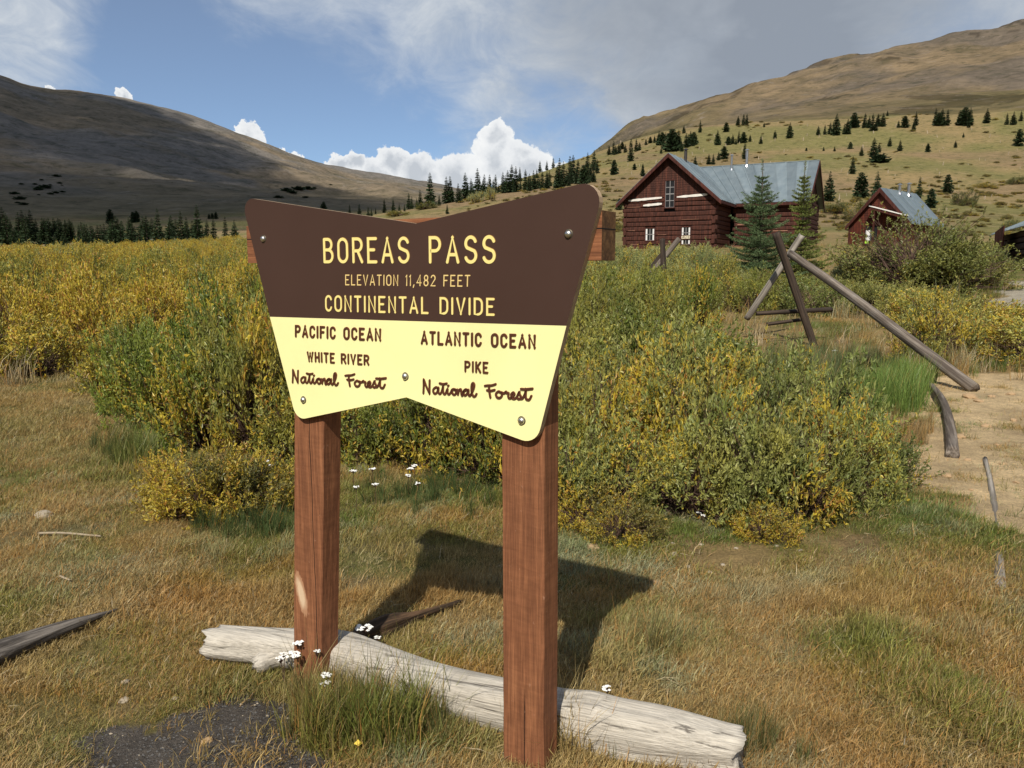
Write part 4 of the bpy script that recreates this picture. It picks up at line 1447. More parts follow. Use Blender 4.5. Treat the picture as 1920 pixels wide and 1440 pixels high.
# right slope: triangle-like; ends along the valley
vy_e = L1 - OV * 0.0
sl2 = (ZA - ZE) / (DB / 2)
ze2 = ZE - .4 * sl2
yl = L1 - .4
roof_sheets(cab, (exr, -.45, zo + .02), (exr, L1 + .02, zo + .02), (-W1 / 2, -.45, ZA + .02), (-W1 / 2, jy, ZA + .02), 6)
# main block front and back slopes
mainx = M1 + .42
roof_sheets(cab, (exr - .55, yl, ze2 + .005), (mainx, yl, ze2 + .005), (-W1 / 2, jy, ZA + .03), (mainx, jy, ZA + .03), 11)
roof_sheets(cab, (-W1 - .3, L1 + DB + .4, ze2), (mainx, L1 + DB + .4, ze2), (-W1 - .3, jy, ZA + .03), (mainx, jy, ZA + .03), 9)
# barge boards
for sx in (-1, 1):
    xe = -W1 / 2 + sx * (W1 / 2 + OV)
    mb = MB()
    mb.prism([(-W1 / 2, -.49, ZA + .02), (xe, -.49, zo + .02), (xe, -.49, zo - .26), (-W1 / 2, -.49, ZA - .26)], (0, .05, 0))
    mb.build('barge_board', M_CABTRIM, cab)
    mb = MB()
    mb.prism([(-W1 / 2, -.44, ZA - .03), (xe, -.44, zo - .03), (xe, -.44, zo - .09), (-W1 / 2, -.44, ZA - .09)], (0, .5, 0))
    mb.build('soffit', M_CABTRIM, cab)
for yy, ye in ((L1 - .4, jy), (L1 + DB + .4, jy)):
    mb = MB()
    mb.prism([(mainx + .01, ye, ZA + .04), (mainx + .01, yy, ze2 + .03), (mainx + .01, yy, ze2 - .22), (mainx + .01, ye, ZA - .24)], (.05, 0, 0))
    mb.build('barge_board', M_CABTRIM, cab)
mb = MB()
mb.box(exr - .5, mainx, yl - .03, yl + .02, ze2 - .2, ze2 - .005)
mb.build('fascia', M_CABTRIM, cab)
mb = MB()
mb.box(exr - .03, exr + .02, -.44, L1 - .45, zo - .18, zo)
mb.build('fascia', M_CABTRIM, cab)
mb = MB()
mb.box(-W1 - .3, mainx, jy - .09, jy + .09, ZA + .035, ZA + .085)
mb.build('ridge_cap', M_ROOF, cab)
MP = ((0, jy, ZA), (0, -sl2, 1))
for px_, pyb, pyt, r_, cp in ((1371.5, 319, 291, .075, True), (1400, 312, 281, .10, True)):
    b = L1p(px_, pyb, MP)
    t_ = L1p(px_, pyt, ((b[0], b[1], 0), (0, 1, 0)))
    pipe(cab, b, t_[2] - b[2] - .1, r_, cp, M_PIPE)
b = np.array([-W1 / 2 - .25, 1.6, ZA - .35])
q = L1p(1286, 280, ((0, 3.0, 0), (0, 1, 0)))
pipe(cab, (q[0], 3.0, ZA - .6), q[2] - ZA + .5, .10, True, M_PIPE_D)

# --- small cabin
O2, ux2, v2 = local_frame(1704, 62.0 / math.cos(R(26)) * .93, 46.5)
O2[2] = z_at_px(O2, 474)
cab2 = empty('small_cabin', tuple(O2), math.atan2(ux2[1], ux2[0]), 'small red board cabin with a grey metal roof behind the big willow', 'cabin')
def L2p(px, py, plane): return pix_on_local(px, py, O2, ux2, v2, plane)
lw = L2p(1593, 440, FY)[0]
W2 = -lw
ze = L2p(1591, 419, FY)[2]
za = L2p(1649, 353, FY)[2]
D2 = 6.3
gable_boards(cab2, -W2, 0, -W2 / 2, ze, za - .12, 0, M_REDBOARD, .17)
mb = MB()
z = -.1
while z < ze - .02:
    mb.box(-W2, 0, -.015 + random.uniform(-.004, .004), .04, z + .006, min(z + .2, ze), 0)
    z += .2
mb.build('wall_boards', M_REDBOARD, cab2)
for x in (-W2, 0):
    mb = MB()
    mb.box(x - .02, x + .02, 0.045, D2, -.1, ze)
    mb.build('side_wall', M_REDBOARD, cab2)
    mb = MB()
    mb.box(x - .09, x + .09, -.045, -.018, -.1, ze - .02)
    mb.build('corner_board', M_CABTRIM, cab2)
box_obj('back_wall', cab2, -W2, 0, D2 - .05, D2, -.1, ze, M_REDBOARD)
s2 = (za - ze) / (W2 / 2)
ov = .22
roof_sheets(cab2, (ov, -.3, ze - ov * s2), (ov, D2 + .2, ze - ov * s2), (-W2 / 2, -.3, za), (-W2 / 2, D2 + .2, za), 7)
roof_sheets(cab2, (-W2 - ov, -.3, ze - ov * s2), (-W2 - ov, D2 + .2, ze - ov * s2), (-W2 / 2, -.3, za), (-W2 / 2, D2 + .2, za), 7)
for sx in (-1, 1):
    xe = -W2 / 2 + sx * (W2 / 2 + ov)
    mb = MB()
    mb.prism([(-W2 / 2, -.34, za + .02), (xe, -.34, ze - ov * s2 + .02), (xe, -.34, ze - ov * s2 - .26), (-W2 / 2, -.34, za - .32)], (0, .05, 0))
    mb.build('barge_board', M_CABTRIM, cab2)
# porch roof slanting across the gable, with a pale upper edge
pa, pb_ = L2p(1631, 387, ((0, -.9, 0), (0, 1, 0))), L2p(1694, 404, ((0, -.9, 0), (0, 1, 0)))
mb = MB()
mb.prism([(pa[0], -.9, pa[2]), (pb_[0], -.9, pb_[2]), (pb_[0], -.9, pb_[2] - .2), (pa[0], -.9, pa[2] - .2)], (0, .8, 0))
mb.build('porch_roof', M_CABTRIM, cab2)
mb = MB()
mb.prism([(pa[0] - .05, -.95, pa[2] + .05), (pb_[0] + .05, -.95, pb_[2] + .05), (pb_[0] + .05, -.95, pb_[2] + .005), (pa[0] - .05, -.95, pa[2] + .005)], (0, .85, 0))
mb.build('porch_roof_edge', M_WHITE, cab2)
pp = L2p(1637.5, 425, ((0, -.85, 0), (0, 1, 0)))
mb = MB()
mb.box(pp[0] - .05, pp[0] + .05, -.87, -.77, -.1, pa[2] - .22)
mb.build('porch_post', M_CABTRIM, cab2)
dw = [L2p(1624, 424, FY), L2p(1635, 452, FY)]
mb = MB()
mb.box(dw[0][0], dw[1][0] + .35, -.03, -.019, -.05, dw[0][2])
door = mb.build('door', M_DARKROOM, cab2, label='dark open doorway')
box_obj('notice', door, dw[0][0] + .03, dw[1][0] - .02, -.045, -.035, L2p(1624, 442, FY)[2], L2p(1624, 432, FY)[2], M_PAPER, 'white paper in the doorway')
box_obj('notice', door, dw[0][0] + .03, dw[1][0] - .05, -.045, -.035, L2p(1624, 451, FY)[2], L2p(1624, 443.5, FY)[2], M_PAPER, 'lower white paper in the doorway')
a, b = L2p(1621, 456, ((0, -.6, 0), (0, 1, 0))), L2p(1627, 451, ((0, -.6, 0), (0, 1, 0)))
hv = MB(); hv.prism([(a[0], 0, a[2] - .02), (b[0], 0, a[2] - .02), (b[0] - .03, 0, b[2]), (a[0] + .04, 0, b[2])], (0, .2, 0))
Z0 = cab2.location
hvo = hv.build('lime_bucket', M_HIVIS, None, label='small lime green object beside the doorway of the small cabin', cat='bucket')
hvo.location = tuple(O2 + v2 * -.6)
hvo.rotation_euler = cab2.rotation_euler
for px_, pyb, pyt, r_ in ((1686.5, 364, 346, .10), (1703.5, 367, 344.5, .11)):
    RP = ((0, 0, ze), (s2, 0, 1))
    b = L2p(px_, pyb, RP)
    t_ = L2p(px_, pyt, ((b[0], b[1], 0), (0, 1, 0)))
    pipe(cab2, b, t_[2] - b[2] - .1, r_, True, M_PIPE)

# --- dark shed at the right edge: its long wall faces left, in its own shade
O3 = at_r(1874, 47)
az3 = 23.5
O3[2] = z_at_px(O3, 482)
# local x runs from the far corner toward the viewer; outer face looks left
xd = -np.array([math.sin(R(az3)), math.cos(R(az3)), 0])
shed = empty('log_shed', tuple(O3), math.atan2(xd[1], xd[0]), 'low dark log shed with a metal roof cut by the right edge of the photo', 'shed')
yd = np.array([-xd[1], xd[0], 0])
# ensure the outer wall looks to the viewer's left: local -y
HS = z_at_px(O3, 441) - O3[2]
LS = 13.0
log_wall(shed, 0, LS, 0, HS, .26, [(2.5, 3.0, HS - .9, HS - .35)], M_DARKLOG, 500)
box_obj('backing', shed, .1, LS, .3, .34, 0, HS, M_DARKROOM)
side_log_wall(shed, .22, 0, 4.5, HS, .26, M_DARKLOG, 520)
roof_sheets(shed, (-.35, -.45, HS - .02), (LS, -.45, HS - .02), (-.35, 2.4, HS + 1.25), (LS, 2.4, HS + 1.25), 12)
roof_sheets(shed, (-.35, 5.2, HS - .02), (LS, 5.2, HS - .02), (-.35, 2.4, HS + 1.25), (LS, 2.4, HS + 1.25), 12)
window(shed, 2.55, 2.95, HS - .85, HS - .4, .03, 1, 2, frame_mat=M_SASH)
mb = MB()
for k in range(9):
    mb.box(2.1 + k * .28, 2.37 + k * .28, -.5, -.46, 0, 1.15 + .02 * k, 0, .008)
mb.build('plank_screen', M_REDBOARD, shed, label='upright red boards against the wall')

# ------------------------------------------------------------------ plant prototypes
def rand_unit(n, g=rng):
    v = g.normal(size=(n, 3))
    return v / np.linalg.norm(v, axis=1, keepdims=True)
def norm(v):
    return v / np.maximum(np.linalg.norm(v, axis=1, keepdims=True), 1e-9)
def diamonds(P, Dv, Ln, Wd, fold=.25, g=rng):
    """leaf quads from base P along Dv; returns verts, faces"""
    n = len(P)
    side = norm(np.cross(Dv, rand_unit(n, g)))
    nr = np.cross(Dv, side)
    Ln, Wd = np.broadcast_to(Ln, n)[:, None], np.broadcast_to(Wd, n)[:, None]
    mid = P + Dv * Ln * .48
    V_ = np.stack([P, mid + side * Wd / 2 + nr * Wd * fold, P + Dv * Ln, mid - side * Wd / 2 + nr * Wd * fold], 1).reshape(-1, 3)
    F_ = np.arange(4 * n).reshape(n, 4)
    return V_, F_
def tubes(paths, radii):
    """thin 3-sided tubes; paths (n,k,3), radii (k,)"""
    n, k, _ = paths.shape
    t = norm((paths[:, -1] - paths[:, 0]))
    a = norm(np.cross(t, np.array([.3, .9, .1]))); b = np.cross(t, a)
    vs = []
    for j in range(k):
        for q in range(3):
            th = 2 * math.pi * q / 3
            vs.append(paths[:, j] + (a * math.cos(th) + b * math.sin(th)) * radii[j])
    V_ = np.stack(vs, 1).reshape(-1, 3)
    f = []
    for j in range(k - 1):
        for q in range(3):
            f.append([j * 3 + q, j * 3 + (q + 1) % 3, (j + 1) * 3 + (q + 1) % 3, (j + 1) * 3 + q])
    f = np.array(f)
    F_ = (np.arange(n)[:, None, None] * (3 * k) + f[None]).reshape(-1, 4)
    return V_, F_
def set_face_attr(me, name, vals):
    a = me.attributes.new(name, 'FLOAT', 'FACE')
    a.data.foreach_set('value', np.asarray(vals, np.float32))
def shrub_arrays(seed, ntw, nlf, LL, LW, twl=.26, open_=.0, Hh=1.0):
    """unit willow shrub: radius about 1, height about Hh"""
    g = np.random.default_rng(seed)
    nc_ = 34
    cth = g.random(nc_) * 2 * math.pi
    cp = np.arccos(np.clip(1 - g.random(nc_) ** .85 * 1.0, -1, 1))
    cr = .74 + .36 * g.random(nc_)
    ci = g.integers(0, nc_, ntw)
    ph = np.clip(cp[ci] + g.normal(size=ntw) * .15, 0, 1.62)
    th = cth[ci] + g.normal(size=ntw) * .15 / np.maximum(np.sin(ph), .25)
    loose = g.random(ntw) < .16
    th = np.where(loose, g.random(ntw) * 2 * math.pi, th)
    crr = cr[ci]
    hole = fbm(th * 1.9 + seed, ph * 2.6 + seed * 2.3, 3)
    kk = np.argsort(-hole + g.random(len(th)) * .05)[:int(ntw * .66)]
    th, ph, crr, ci = th[kk], ph[kk], crr[kk], ci[kk]
    ntw = len(th)
    lump = .62 + .72 * fbm(np.cos(th) * 1.7 + seed * 3.1 + ph, np.sin(th) * 1.7 + ph * 1.3, 3)
    rad = lump * crr * (1 - .34 * g.random(ntw) ** 1.8)
    tip = np.stack([np.sin(ph) * np.cos(th) * rad, np.sin(ph) * np.sin(th) * rad, (.06 + np.maximum(np.cos(ph), 0) ** .75) * rad * Hh], 1)
    dirn = norm(tip * [1, 1, .8] + np.array([0, 0, .50]) + g.normal(size=(ntw, 3)) * .36)
    T = g.random((ntw, nlf)) * twl * (.7 + .6 * g.random((ntw, 1)))
    Pp = tip[:, None] - dirn[:, None] * T[..., None]
    ld = dirn[:, None] * .9 + g.normal(size=(ntw, nlf, 3)) * .62
    ld = norm(ld.reshape(-1, 3))
    P_ = Pp.reshape(-1, 3)
    n = len(P_)
    Lv = LL * (.65 + .6 * g.random(n))
    V1, F1 = diamonds(P_, ld, Lv, Lv * LW / LL, .2, g)
    tw = .5 * g.random((ntw, 1)) + .5 * g.random(nc_)[ci][:, None]
    lc = (.66 * tw + .34 * g.random((ntw, nlf))).reshape(-1)
    l2 = (.45 * g.random((ntw, 1)) + .55 * g.random((ntw, nlf))).reshape(-1)
    # stems from the root crown to the twig tips
    base = np.stack([g.normal(size=ntw) * .09, g.normal(size=ntw) * .09, np.full(ntw, -.05)], 1)
    mid = base + (tip - base) * [.42, .42, .55] + g.normal(size=(ntw, 3)) * .03
    m2 = tip - dirn * twl * .9
    paths = np.stack([base, mid, m2, tip], 1)
    return V1, F1, lc, l2, paths
def shrub_mesh(name, seed, ntw, nlf, LL, LW, stemr, merged=False, **kw):
    V1, F1, lc, l2, paths = shrub_arrays(seed, ntw, nlf, LL, LW, **kw)
    keep = paths[::2] if not merged else paths[::3]
    V2, F2 = tubes(keep, [stemr, stemr * .8, stemr * .45, stemr * .2])
    if merged:
        me = mesh_np(name, np.vstack([V1, V2]), np.vstack([F1, F2 + len(V1)]), [M_LEAF, M_STEM], np.r_[np.zeros(len(F1)), np.ones(len(F2))])
        set_face_attr(me, 'lc', np.r_[lc, np.zeros(len(F2))]); set_face_attr(me, 'l2', np.r_[l2, np.zeros(len(F2))])
        return me
    me = mesh_np(name + '_foliage', V1, F1, [M_LEAF])
    set_face_attr(me, 'lc', lc); set_face_attr(me, 'l2', l2)
    return me, mesh_np(name + '_stems', V2, F2, [M_STEM])
# near shrubs (with parts), for a radius of about 0.7 m: leaf 3.6 cm
NEAR = [shrub_mesh('willow', s, 980, 17, .060, .0215, .0065, twl=.25) for s in (1, 2, 3, 4)]
MID = [shrub_mesh('willow', s, 980, 12, .064, .025, .008, True, twl=.26) for s in (11, 12, 13, 14)]
BIGW = shrub_mesh('willow', 31, 4200, 14, .034, .0125, .006, twl=.12, Hh=1.0)

def conifer_arrays(seed, nlev, nbr, nspr, Rm, droop=.25, power=.85, ragged=.25, base=.04):
    g = np.random.default_rng(seed)
    P_, D_, L_ = [], [], []
    for i in range(nlev):
        z = base + (1 - base) * (i + g.random() * .6) / nlev
        rr = Rm * (1 - z) ** power * (1 - ragged * g.random()) + .008
        if z < base + .1: rr *= .75
        for b in range(nbr):
            th = 2 * math.pi * (b + g.random() * .8) / nbr + i
            rb = rr * (1 - ragged * 1.2 * g.random())
            d = np.array([math.cos(th), math.sin(th), -droop + .55 * z])
            for s in range(nspr):
                t = (s + .25 * g.random()) / nspr
                P_.append([d[0] * rb * t * .9, d[1] * rb * t * .9, z + d[2] * rb * t])
                e = d + g.normal(size=3) * np.array([.5, .5, .22])
                D_.append(e); L_.append(rb * .55 + .012)
    P_, D_, L_ = np.array(P_), norm(np.array(D_)), np.array(L_)
    V1, F1 = diamonds(P_, D_, L_, L_ * .62, .15, g)
    # leader
    V3, F3 = diamonds(np.array([[0, 0, .93], [0, 0, .95]]), np.array([[0, 0, 1.0], [0.05, 0, 1.0]]), np.array([.09, .07]), np.array([.016, .012]), .1, g)
    V1, F1 = np.vstack([V1, V3]), np.vstack([F1, F3 + len(V1)])
    lc = g.random(len(F1)); l2 = np.repeat(g.random(len(F1) // nspr + 1), nspr)[:len(F1)] * .6 + .4 * g.random(len(F1))
    return V1, F1, lc, l2
def conifer_mesh(name, seed, **kw):
    V1, F1, lc, l2 = conifer_arrays(seed, **kw)
    me = mesh_np(name + '_crown', V1, F1, [M_NEEDLE])
    set_face_attr(me, 'lc', lc); set_face_attr(me, 'l2', l2)
    return me
mbt = MB(); mbt.tube([(0, 0, -.06), (0, 0, .4), (.004, 0, .95)], [.020, .014, .003], 6)
trunk_me = bpy.data.meshes.new('conifer_trunk'); trunk_me.from_pydata(mbt.v, [], mbt.f); trunk_me.materials.append(M_BARK)
CONS = {
 'narrow': [conifer_mesh('spruce', s, nlev=28, nbr=9, nspr=3, Rm=.215, droop=.35, power=.78, ragged=.40, base=.02) for s in (41, 42, 43)],
 'broad': [conifer_mesh('spruce', s, nlev=24, nbr=10, nspr=3, Rm=.27, droop=.30, power=.8, ragged=.35, base=.02) for s in (51, 52)],
 'bushy': [conifer_mesh('spruce', s, nlev=20, nbr=12, nspr=3, Rm=.42, droop=.1, power=.55, ragged=.35, base=.0) for s in (61, 62)],
 'mat': [conifer_mesh('spruce', s, nlev=9, nbr=20, nspr=4, Rm=1.5, droop=.0, power=.45, ragged=.5, base=.0) for s in (71,)],
}
def place_conifer(P, H, kind, label, group, tint=None, cat='tree', sx=1.0):
    me = random.choice(CONS[kind])
    o = empty('spruce_tree', tuple(P), random.random() * 6, label, cat, group)
    t = tint or (.030, .048, .022)
    k = random.uniform(.8, 1.25)
    tr_ = obj('trunk', trunk_me, o); tr_.scale = (H, H, H)
    cr_ = obj('crown', me, o); cr_.scale = (H * sx, H * sx, H)
    cr_['tint'] = [t[0] * k, t[1] * k, t[2] * k]; cr_['autumn'] = .04
    return o

# ------------------------------------------------------------------ scattering through geometry nodes, for uncountable cover only
def proto_collection(name, meshes):
    c = bpy.data.collections.new(name)
    for i, me in enumerate(meshes):
        o = bpy.data.objects.new('%s_%02d' % (name, i), me)
        c.objects.link(o)
    return c
def scatter(name, P, pid, scl, rot, tint, aut, coll, label, cat):
    me = bpy.data.meshes.new(name)
    n = len(P)
    me.vertices.add(n)
    me.vertices.foreach_set('co', np.asarray(P, np.float32).ravel())
    def at(nm, typ, val, key):
        a = me.attributes.new(nm, typ, 'POINT')
        a.data.foreach_set(key, np.asarray(val).ravel())
    at('pid', 'INT', np.asarray(pid, np.int32), 'value')
    at('scl', 'FLOAT_VECTOR', np.asarray(scl, np.float32), 'vector')
    at('rot', 'FLOAT_VECTOR', np.asarray(rot, np.float32), 'vector')
    at('tint', 'FLOAT_COLOR', np.c_[tint, np.ones(n)].astype(np.float32), 'color')
    at('autumn', 'FLOAT', np.asarray(aut, np.float32), 'value')
    me.update()
    o = obj(name, me, label=label, cat=cat, kind='stuff')
    ng = bpy.data.node_groups.new(name, 'GeometryNodeTree')
    ng.interface.new_socket('Geometry', in_out='INPUT', socket_type='NodeSocketGeometry')
    ng.interface.new_socket('Geometry', in_out='OUTPUT', socket_type='NodeSocketGeometry')
    N, Lk = ng.nodes, ng.links
    gi, go = N.new('NodeGroupInput'), N.new('NodeGroupOutput')
    mp = N.new('GeometryNodeMeshToPoints')
    ip = N.new('GeometryNodeInstanceOnPoints')
    ci = N.new('GeometryNodeCollectionInfo')
    ci.inputs['Collection'].default_value = coll
    ci.inputs['Separate Children'].default_value = True
    ci.inputs['Reset Children'].default_value = True
    def na(nm, typ):
        q = N.new('GeometryNodeInputNamedAttribute')
        q.data_type = typ
        q.inputs['Name'].default_value = nm
        return q.outputs['Attribute']
    Lk.new(gi.outputs[0], mp.inputs['Mesh'])
    Lk.new(mp.outputs[0], ip.inputs['Points'])
    Lk.new(ci.outputs[0], ip.inputs['Instance'])
    ip.inputs['Pick Instance'].default_value = True
    Lk.new(na('pid', 'INT'), ip.inputs['Instance Index'])
    Lk.new(na('rot', 'FLOAT_VECTOR'), ip.inputs['Rotation'])
    Lk.new(na('scl', 'FLOAT_VECTOR'), ip.inputs['Scale'])
    Lk.new(ip.outputs[0], go.inputs[0])
    md = o.modifiers.new('scatter', 'NODES')
    md.node_group = ng
    return o

# ------------------------------------------------------------------ willows
FRONT = np.array([(-400, 690), (0, 706), (120, 702), (225, 700), (238, 800), (330, 845), (540, 868), (640, 905), (760, 912), (940, 935), (1060, 965), (1200, 985), (1450, 985), (1600, 965), (1670, 935), (1692, 900), (1696, 690), (1760, 682), (2300, 675)], float)
CAPS = np.array([(-400, 452), (0, 456), (200, 455), (330, 447), (450, 440), (1150, 452), (1180, 462), (1330, 458), (1400, 500), (1560, 520), (1700, 528), (1850, 572), (1920, 590), (2300, 600)], float)
def willow_ok(P, px, py):
    """P (3,), px/py its pixel"""
    if py > np.interp(px, FRONT[:, 0], FRONT[:, 1]): return False
    if 1340 < px < 1735 and 600 < py < 800: return False
    if px > 1820 and 480 < py < 612: return False
    return True
def willow_tint(x, y, px, py):
    """colour of one shrub: (tint, autumn)"""
    n = float(fbm(np.array(x / 3.1 + 4), np.array(y / 3.1), 3))
    m = float(fbm(np.array(x / 7.0 + 14), np.array(y / 7.0 + 3), 3))
    green = np.array([.125, .155, .026]); olive = np.array([.235, .225, .045]); sage = np.array([.27, .285, .125])
    a = float(np.clip((n - .35) / .3, 0, 1))
    t = green * (1 - a) + olive * a
    aut = .36 + 1.2 * (m - .45)
    r = math.hypot(x, y)
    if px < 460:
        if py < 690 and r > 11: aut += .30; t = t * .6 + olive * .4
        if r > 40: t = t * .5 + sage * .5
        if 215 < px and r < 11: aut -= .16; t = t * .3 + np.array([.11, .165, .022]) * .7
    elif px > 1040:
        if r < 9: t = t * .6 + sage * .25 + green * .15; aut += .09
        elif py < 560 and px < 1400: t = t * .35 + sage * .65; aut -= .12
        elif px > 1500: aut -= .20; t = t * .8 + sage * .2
    return t * random.uniform(.95, 1.5), float(np.clip(aut + random.uniform(-.12, .12), .03, .85))

def willow_label(px, py, r, aut, idx):
    """label and group by where it stands and how it looks"""
    if r < 7.5 and px < 640:
        return 'green willow of the big bush left of sign', 'willows of the big green bush left of the sign'
    if r < 7.5 and px < 1040:
        return 'yellow green willow seen between the sign posts', 'willows between the sign posts'
    if r < 7.5:
        return 'grey green willow of the near right thicket', 'willows of the near thicket right of the sign'
    if px < 460:
        if aut > .5:
            return 'golden willow in the field left of sign', 'golden willows in the field left of the sign'
        return 'olive willow in the field left of sign', 'green willows in the field left of the sign'
    if px < 1150:
        return 'willow in the thicket directly behind the sign', 'willows directly behind the sign'
    if px < 1440:
        return 'silvery willow in the thicket below the big cabin', 'willows below the big cabin'
    return 'rusty yellow willow behind the slanting rail', 'willows behind the slanting rail'

placed = []
def short(lab):
    w_ = lab.split()
    return ' '.join(w_[:10]) if len(w_) > 10 else lab
def try_place(px, py, R_, H_, force=False):
    P = hit(px, py)
    if P is None: return
    placed.append((P, R_, H_, px, py))
# hand-set near rows: (base pixel, radius, height)
hand = [
 (300, 800, .62, 1.25), (250, 770, .55, 1.05), (390, 838, .62, 1.30), (480, 850, .60, 1.30), (560, 862, .60, 1.15), (330, 745, .8, 1.42), (430, 765, .8, 1.5), (530, 780, .85, 1.5), (610, 845, .6, 1.1),
 (690, 868, .55, 1.0), (770, 872, .55, .95), (850, 880, .6, 1.0), (925, 905, .55, 1.0), (650, 800, .8, 1.3), (800, 800, .8, 1.3), (940, 810, .8, 1.35),
 (1075, 955, .50, .72), (1010, 915, .5, .9), (1110, 900, .6, 1.02), (1190, 955, .52, .82), (1290, 962, .55, .85), (1400, 965, .55, .88), (1500, 958, .52, .85), (1590, 935, .45, .72), (1640, 905, .45, .62),
 (1180, 890, .65, 1.05), (1290, 900, .65, 1.10), (1410, 895, .65, 1.12), (1520, 885, .60, 1.02), (1590, 865, .55, .86),
 (1120, 815, .75, 1.22), (1240, 820, .75, 1.22), (1360, 815, .75, 1.20), (1455, 815, .6, .95), (1540, 810, .4, .62),
 (1100, 740, .85, 1.35), (1230, 745, .85, 1.30), (1330, 735, .8, 1.10),
]
for i, q in enumerate(hand):
    k = (.80, 1.04, .92, 1.08, .74)[i % 5]
    try_place(q[0], q[1], q[2] * .90, q[3] * k)
small = (385, 968, .40, .50), (455, 962, .36, .47), (325, 945, .28, .36), (505, 945, .30, .36), (1165, 1010, .26, .30), (1440, 1008, .22, .26), (1090, 985, .26, .34)
nhand = len(placed)
# random fill in world space
g2 = np.random.default_rng(21)
far_pts = []
cand = []
for _ in range(16000):
    az = R(g2.uniform(-36, 36)); r = math.exp(g2.uniform(math.log(7.6), math.log(118)))
    cand.append((r, az))
cand.sort()
grid = {}
def clear_of(x, y, rad):
    gx, gy = int(x // 4), int(y // 4)
    for a in range(gx - 1, gx + 2):
        for b in range(gy - 1, gy + 2):
            for (X, Y, Q) in grid.get((a, b), ()):
                if (X - x) ** 2 + (Y - y) ** 2 < (rad * .68 + Q * .68) ** 2: return False
    grid.setdefault((gx, gy), []).append((x, y, rad))
    return True
for P, R_, H_, *_r in placed:
    clear_of(P[0], P[1], R_)
fill = []
for r, az in cand:
    x, y = r * math.sin(az), r * math.cos(az)
    z = float(zfun(x, y))
    px, py, dz = [float(q[0]) for q in proj(np.array([[x, y, z]]))]
    if px < -350 or px > 2250: continue
    if r < 9.5 and px > 1040 and py > 700: continue
    if px > 1150 and r > (46 if px < 1560 else 30): continue
    if 1560 < px < 1600 and py < 520: continue
    if not willow_ok(None, px, py): continue
    # broken up field: small gaps
    if r > 16 and float(fbm(np.array(x / 4.0), np.array(y / 4.0 + 60), 3)) < .33: continue
    Rr = g2.uniform(.55, 1.1) * (1 if r < 40 else 1.2)
    if not clear_of(x, y, Rr): continue
    Hh = g2.uniform(.62, 1.5)
    cap = np.interp(px, CAPS[:, 0], CAPS[:, 1]) + g2.uniform(0, 12)
    if 1300 < px < 1600 and py > 590: cap = 625
    if 1150 < px < 1330 and r < 25.5: cap = max(cap, 508)
    zc = z_at_px(np.array([x, y, z]), cap)
    Hh = min(Hh, zc - z)
    if Hh < .35: continue
    fill.append((np.array([x, y, z]), Rr, Hh, px, py, r))
fill.sort(key=lambda q: q[5])
BUD = 292 - nhand - len(small)
single, rest = fill[:BUD], fill[BUD:]
print('willows single', len(single) + nhand, 'massed', len(rest))
def near_willow(P, R_, H_, label, group, tint, aut, name='willow_shrub', me=None):
    fo, stm = me or random.choice(NEAR)
    o = empty(name, tuple(P), random.random() * 6, label, 'shrub', group)
    f = obj('foliage', fo, o); s = obj('stems', stm, o)
    for q in (f, s):
        q.scale = (R_ * 1.05, R_ * 1.05, H_ * .95)
    f['tint'] = [float(c) for c in tint]; f['autumn'] = aut
    return o
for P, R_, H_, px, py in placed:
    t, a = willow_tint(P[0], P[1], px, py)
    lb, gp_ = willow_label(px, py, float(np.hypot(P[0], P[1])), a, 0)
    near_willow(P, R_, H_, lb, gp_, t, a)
for i, (px, py, R_, H_) in enumerate(small):
    P = hit(px, py)
    lb = ('low yellow brown willow before the big green bush', 'low willows in front of the big green bush') if px < 640 else ('dwarf willow fronting the near right thicket', 'dwarf willows at the front edge of the right thicket')
    near_willow(P, R_, H_, lb[0], lb[1], np.array([.17, .15, .04]), .55)
for P, R_, H_, px, py, r in single:
    t, a = willow_tint(P[0], P[1], px, py)
    lb, gp_ = willow_label(px, py, r, a, 0)
    if r < 13:
        near_willow(P, R_, H_, lb, gp_, t, a)
        continue
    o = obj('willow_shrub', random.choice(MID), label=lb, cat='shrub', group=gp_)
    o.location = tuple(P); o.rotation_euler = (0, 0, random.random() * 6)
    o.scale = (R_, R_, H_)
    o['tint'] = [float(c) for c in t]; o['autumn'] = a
P_, pid, scl, rt, tn, au = [], [], [], [], [], []
for P, R_, H_, px, py, r in rest:
    t, a = willow_tint(P[0], P[1], px, py)
    P_.append(P); pid.append(random.randrange(4)); scl.append((R_, R_, H_)); rt.append((0, 0, random.random() * 6)); tn.append(t); au.append(a)
wc = proto_collection('willow_clump', MID)
if P_:
    scatter('willow_field', P_, pid, scl, rt, tn, au, wc, 'far willows merging into one olive and gold mass left of the sign', 'willows')
# the big rounded willow in front of the small cabin
bw = at_r(1722, 27)
bw[2] = float(zfun(bw[0], bw[1]))
hz = z_at_px(bw, 402) - bw[2]
o = near_willow(bw, 145 / F_PX * 27, hz * 1.08, 'big rounded olive willow standing in front of the small cabin', None, np.array([.215, .225, .06]), .02, me=BIGW)
bw2 = at_r(1800, 29)
o = near_willow(bw2, 70 / F_PX * 29 , (z_at_px(bw2, 425) - bw2[2]) * 1.05, 'right hand lobe of the rounded willow by the gravel lot', None, np.array([.215, .225, .06]), .02, me=BIGW)
bw3 = at_r(1640, 28)
o = near_willow(bw3, 55 / F_PX * 28 , z_at_px(bw3, 455) - bw3[2], 'lower green shrub at the left foot of the big rounded willow', None, np.array([.075, .11, .045]), .08, me=BIGW)
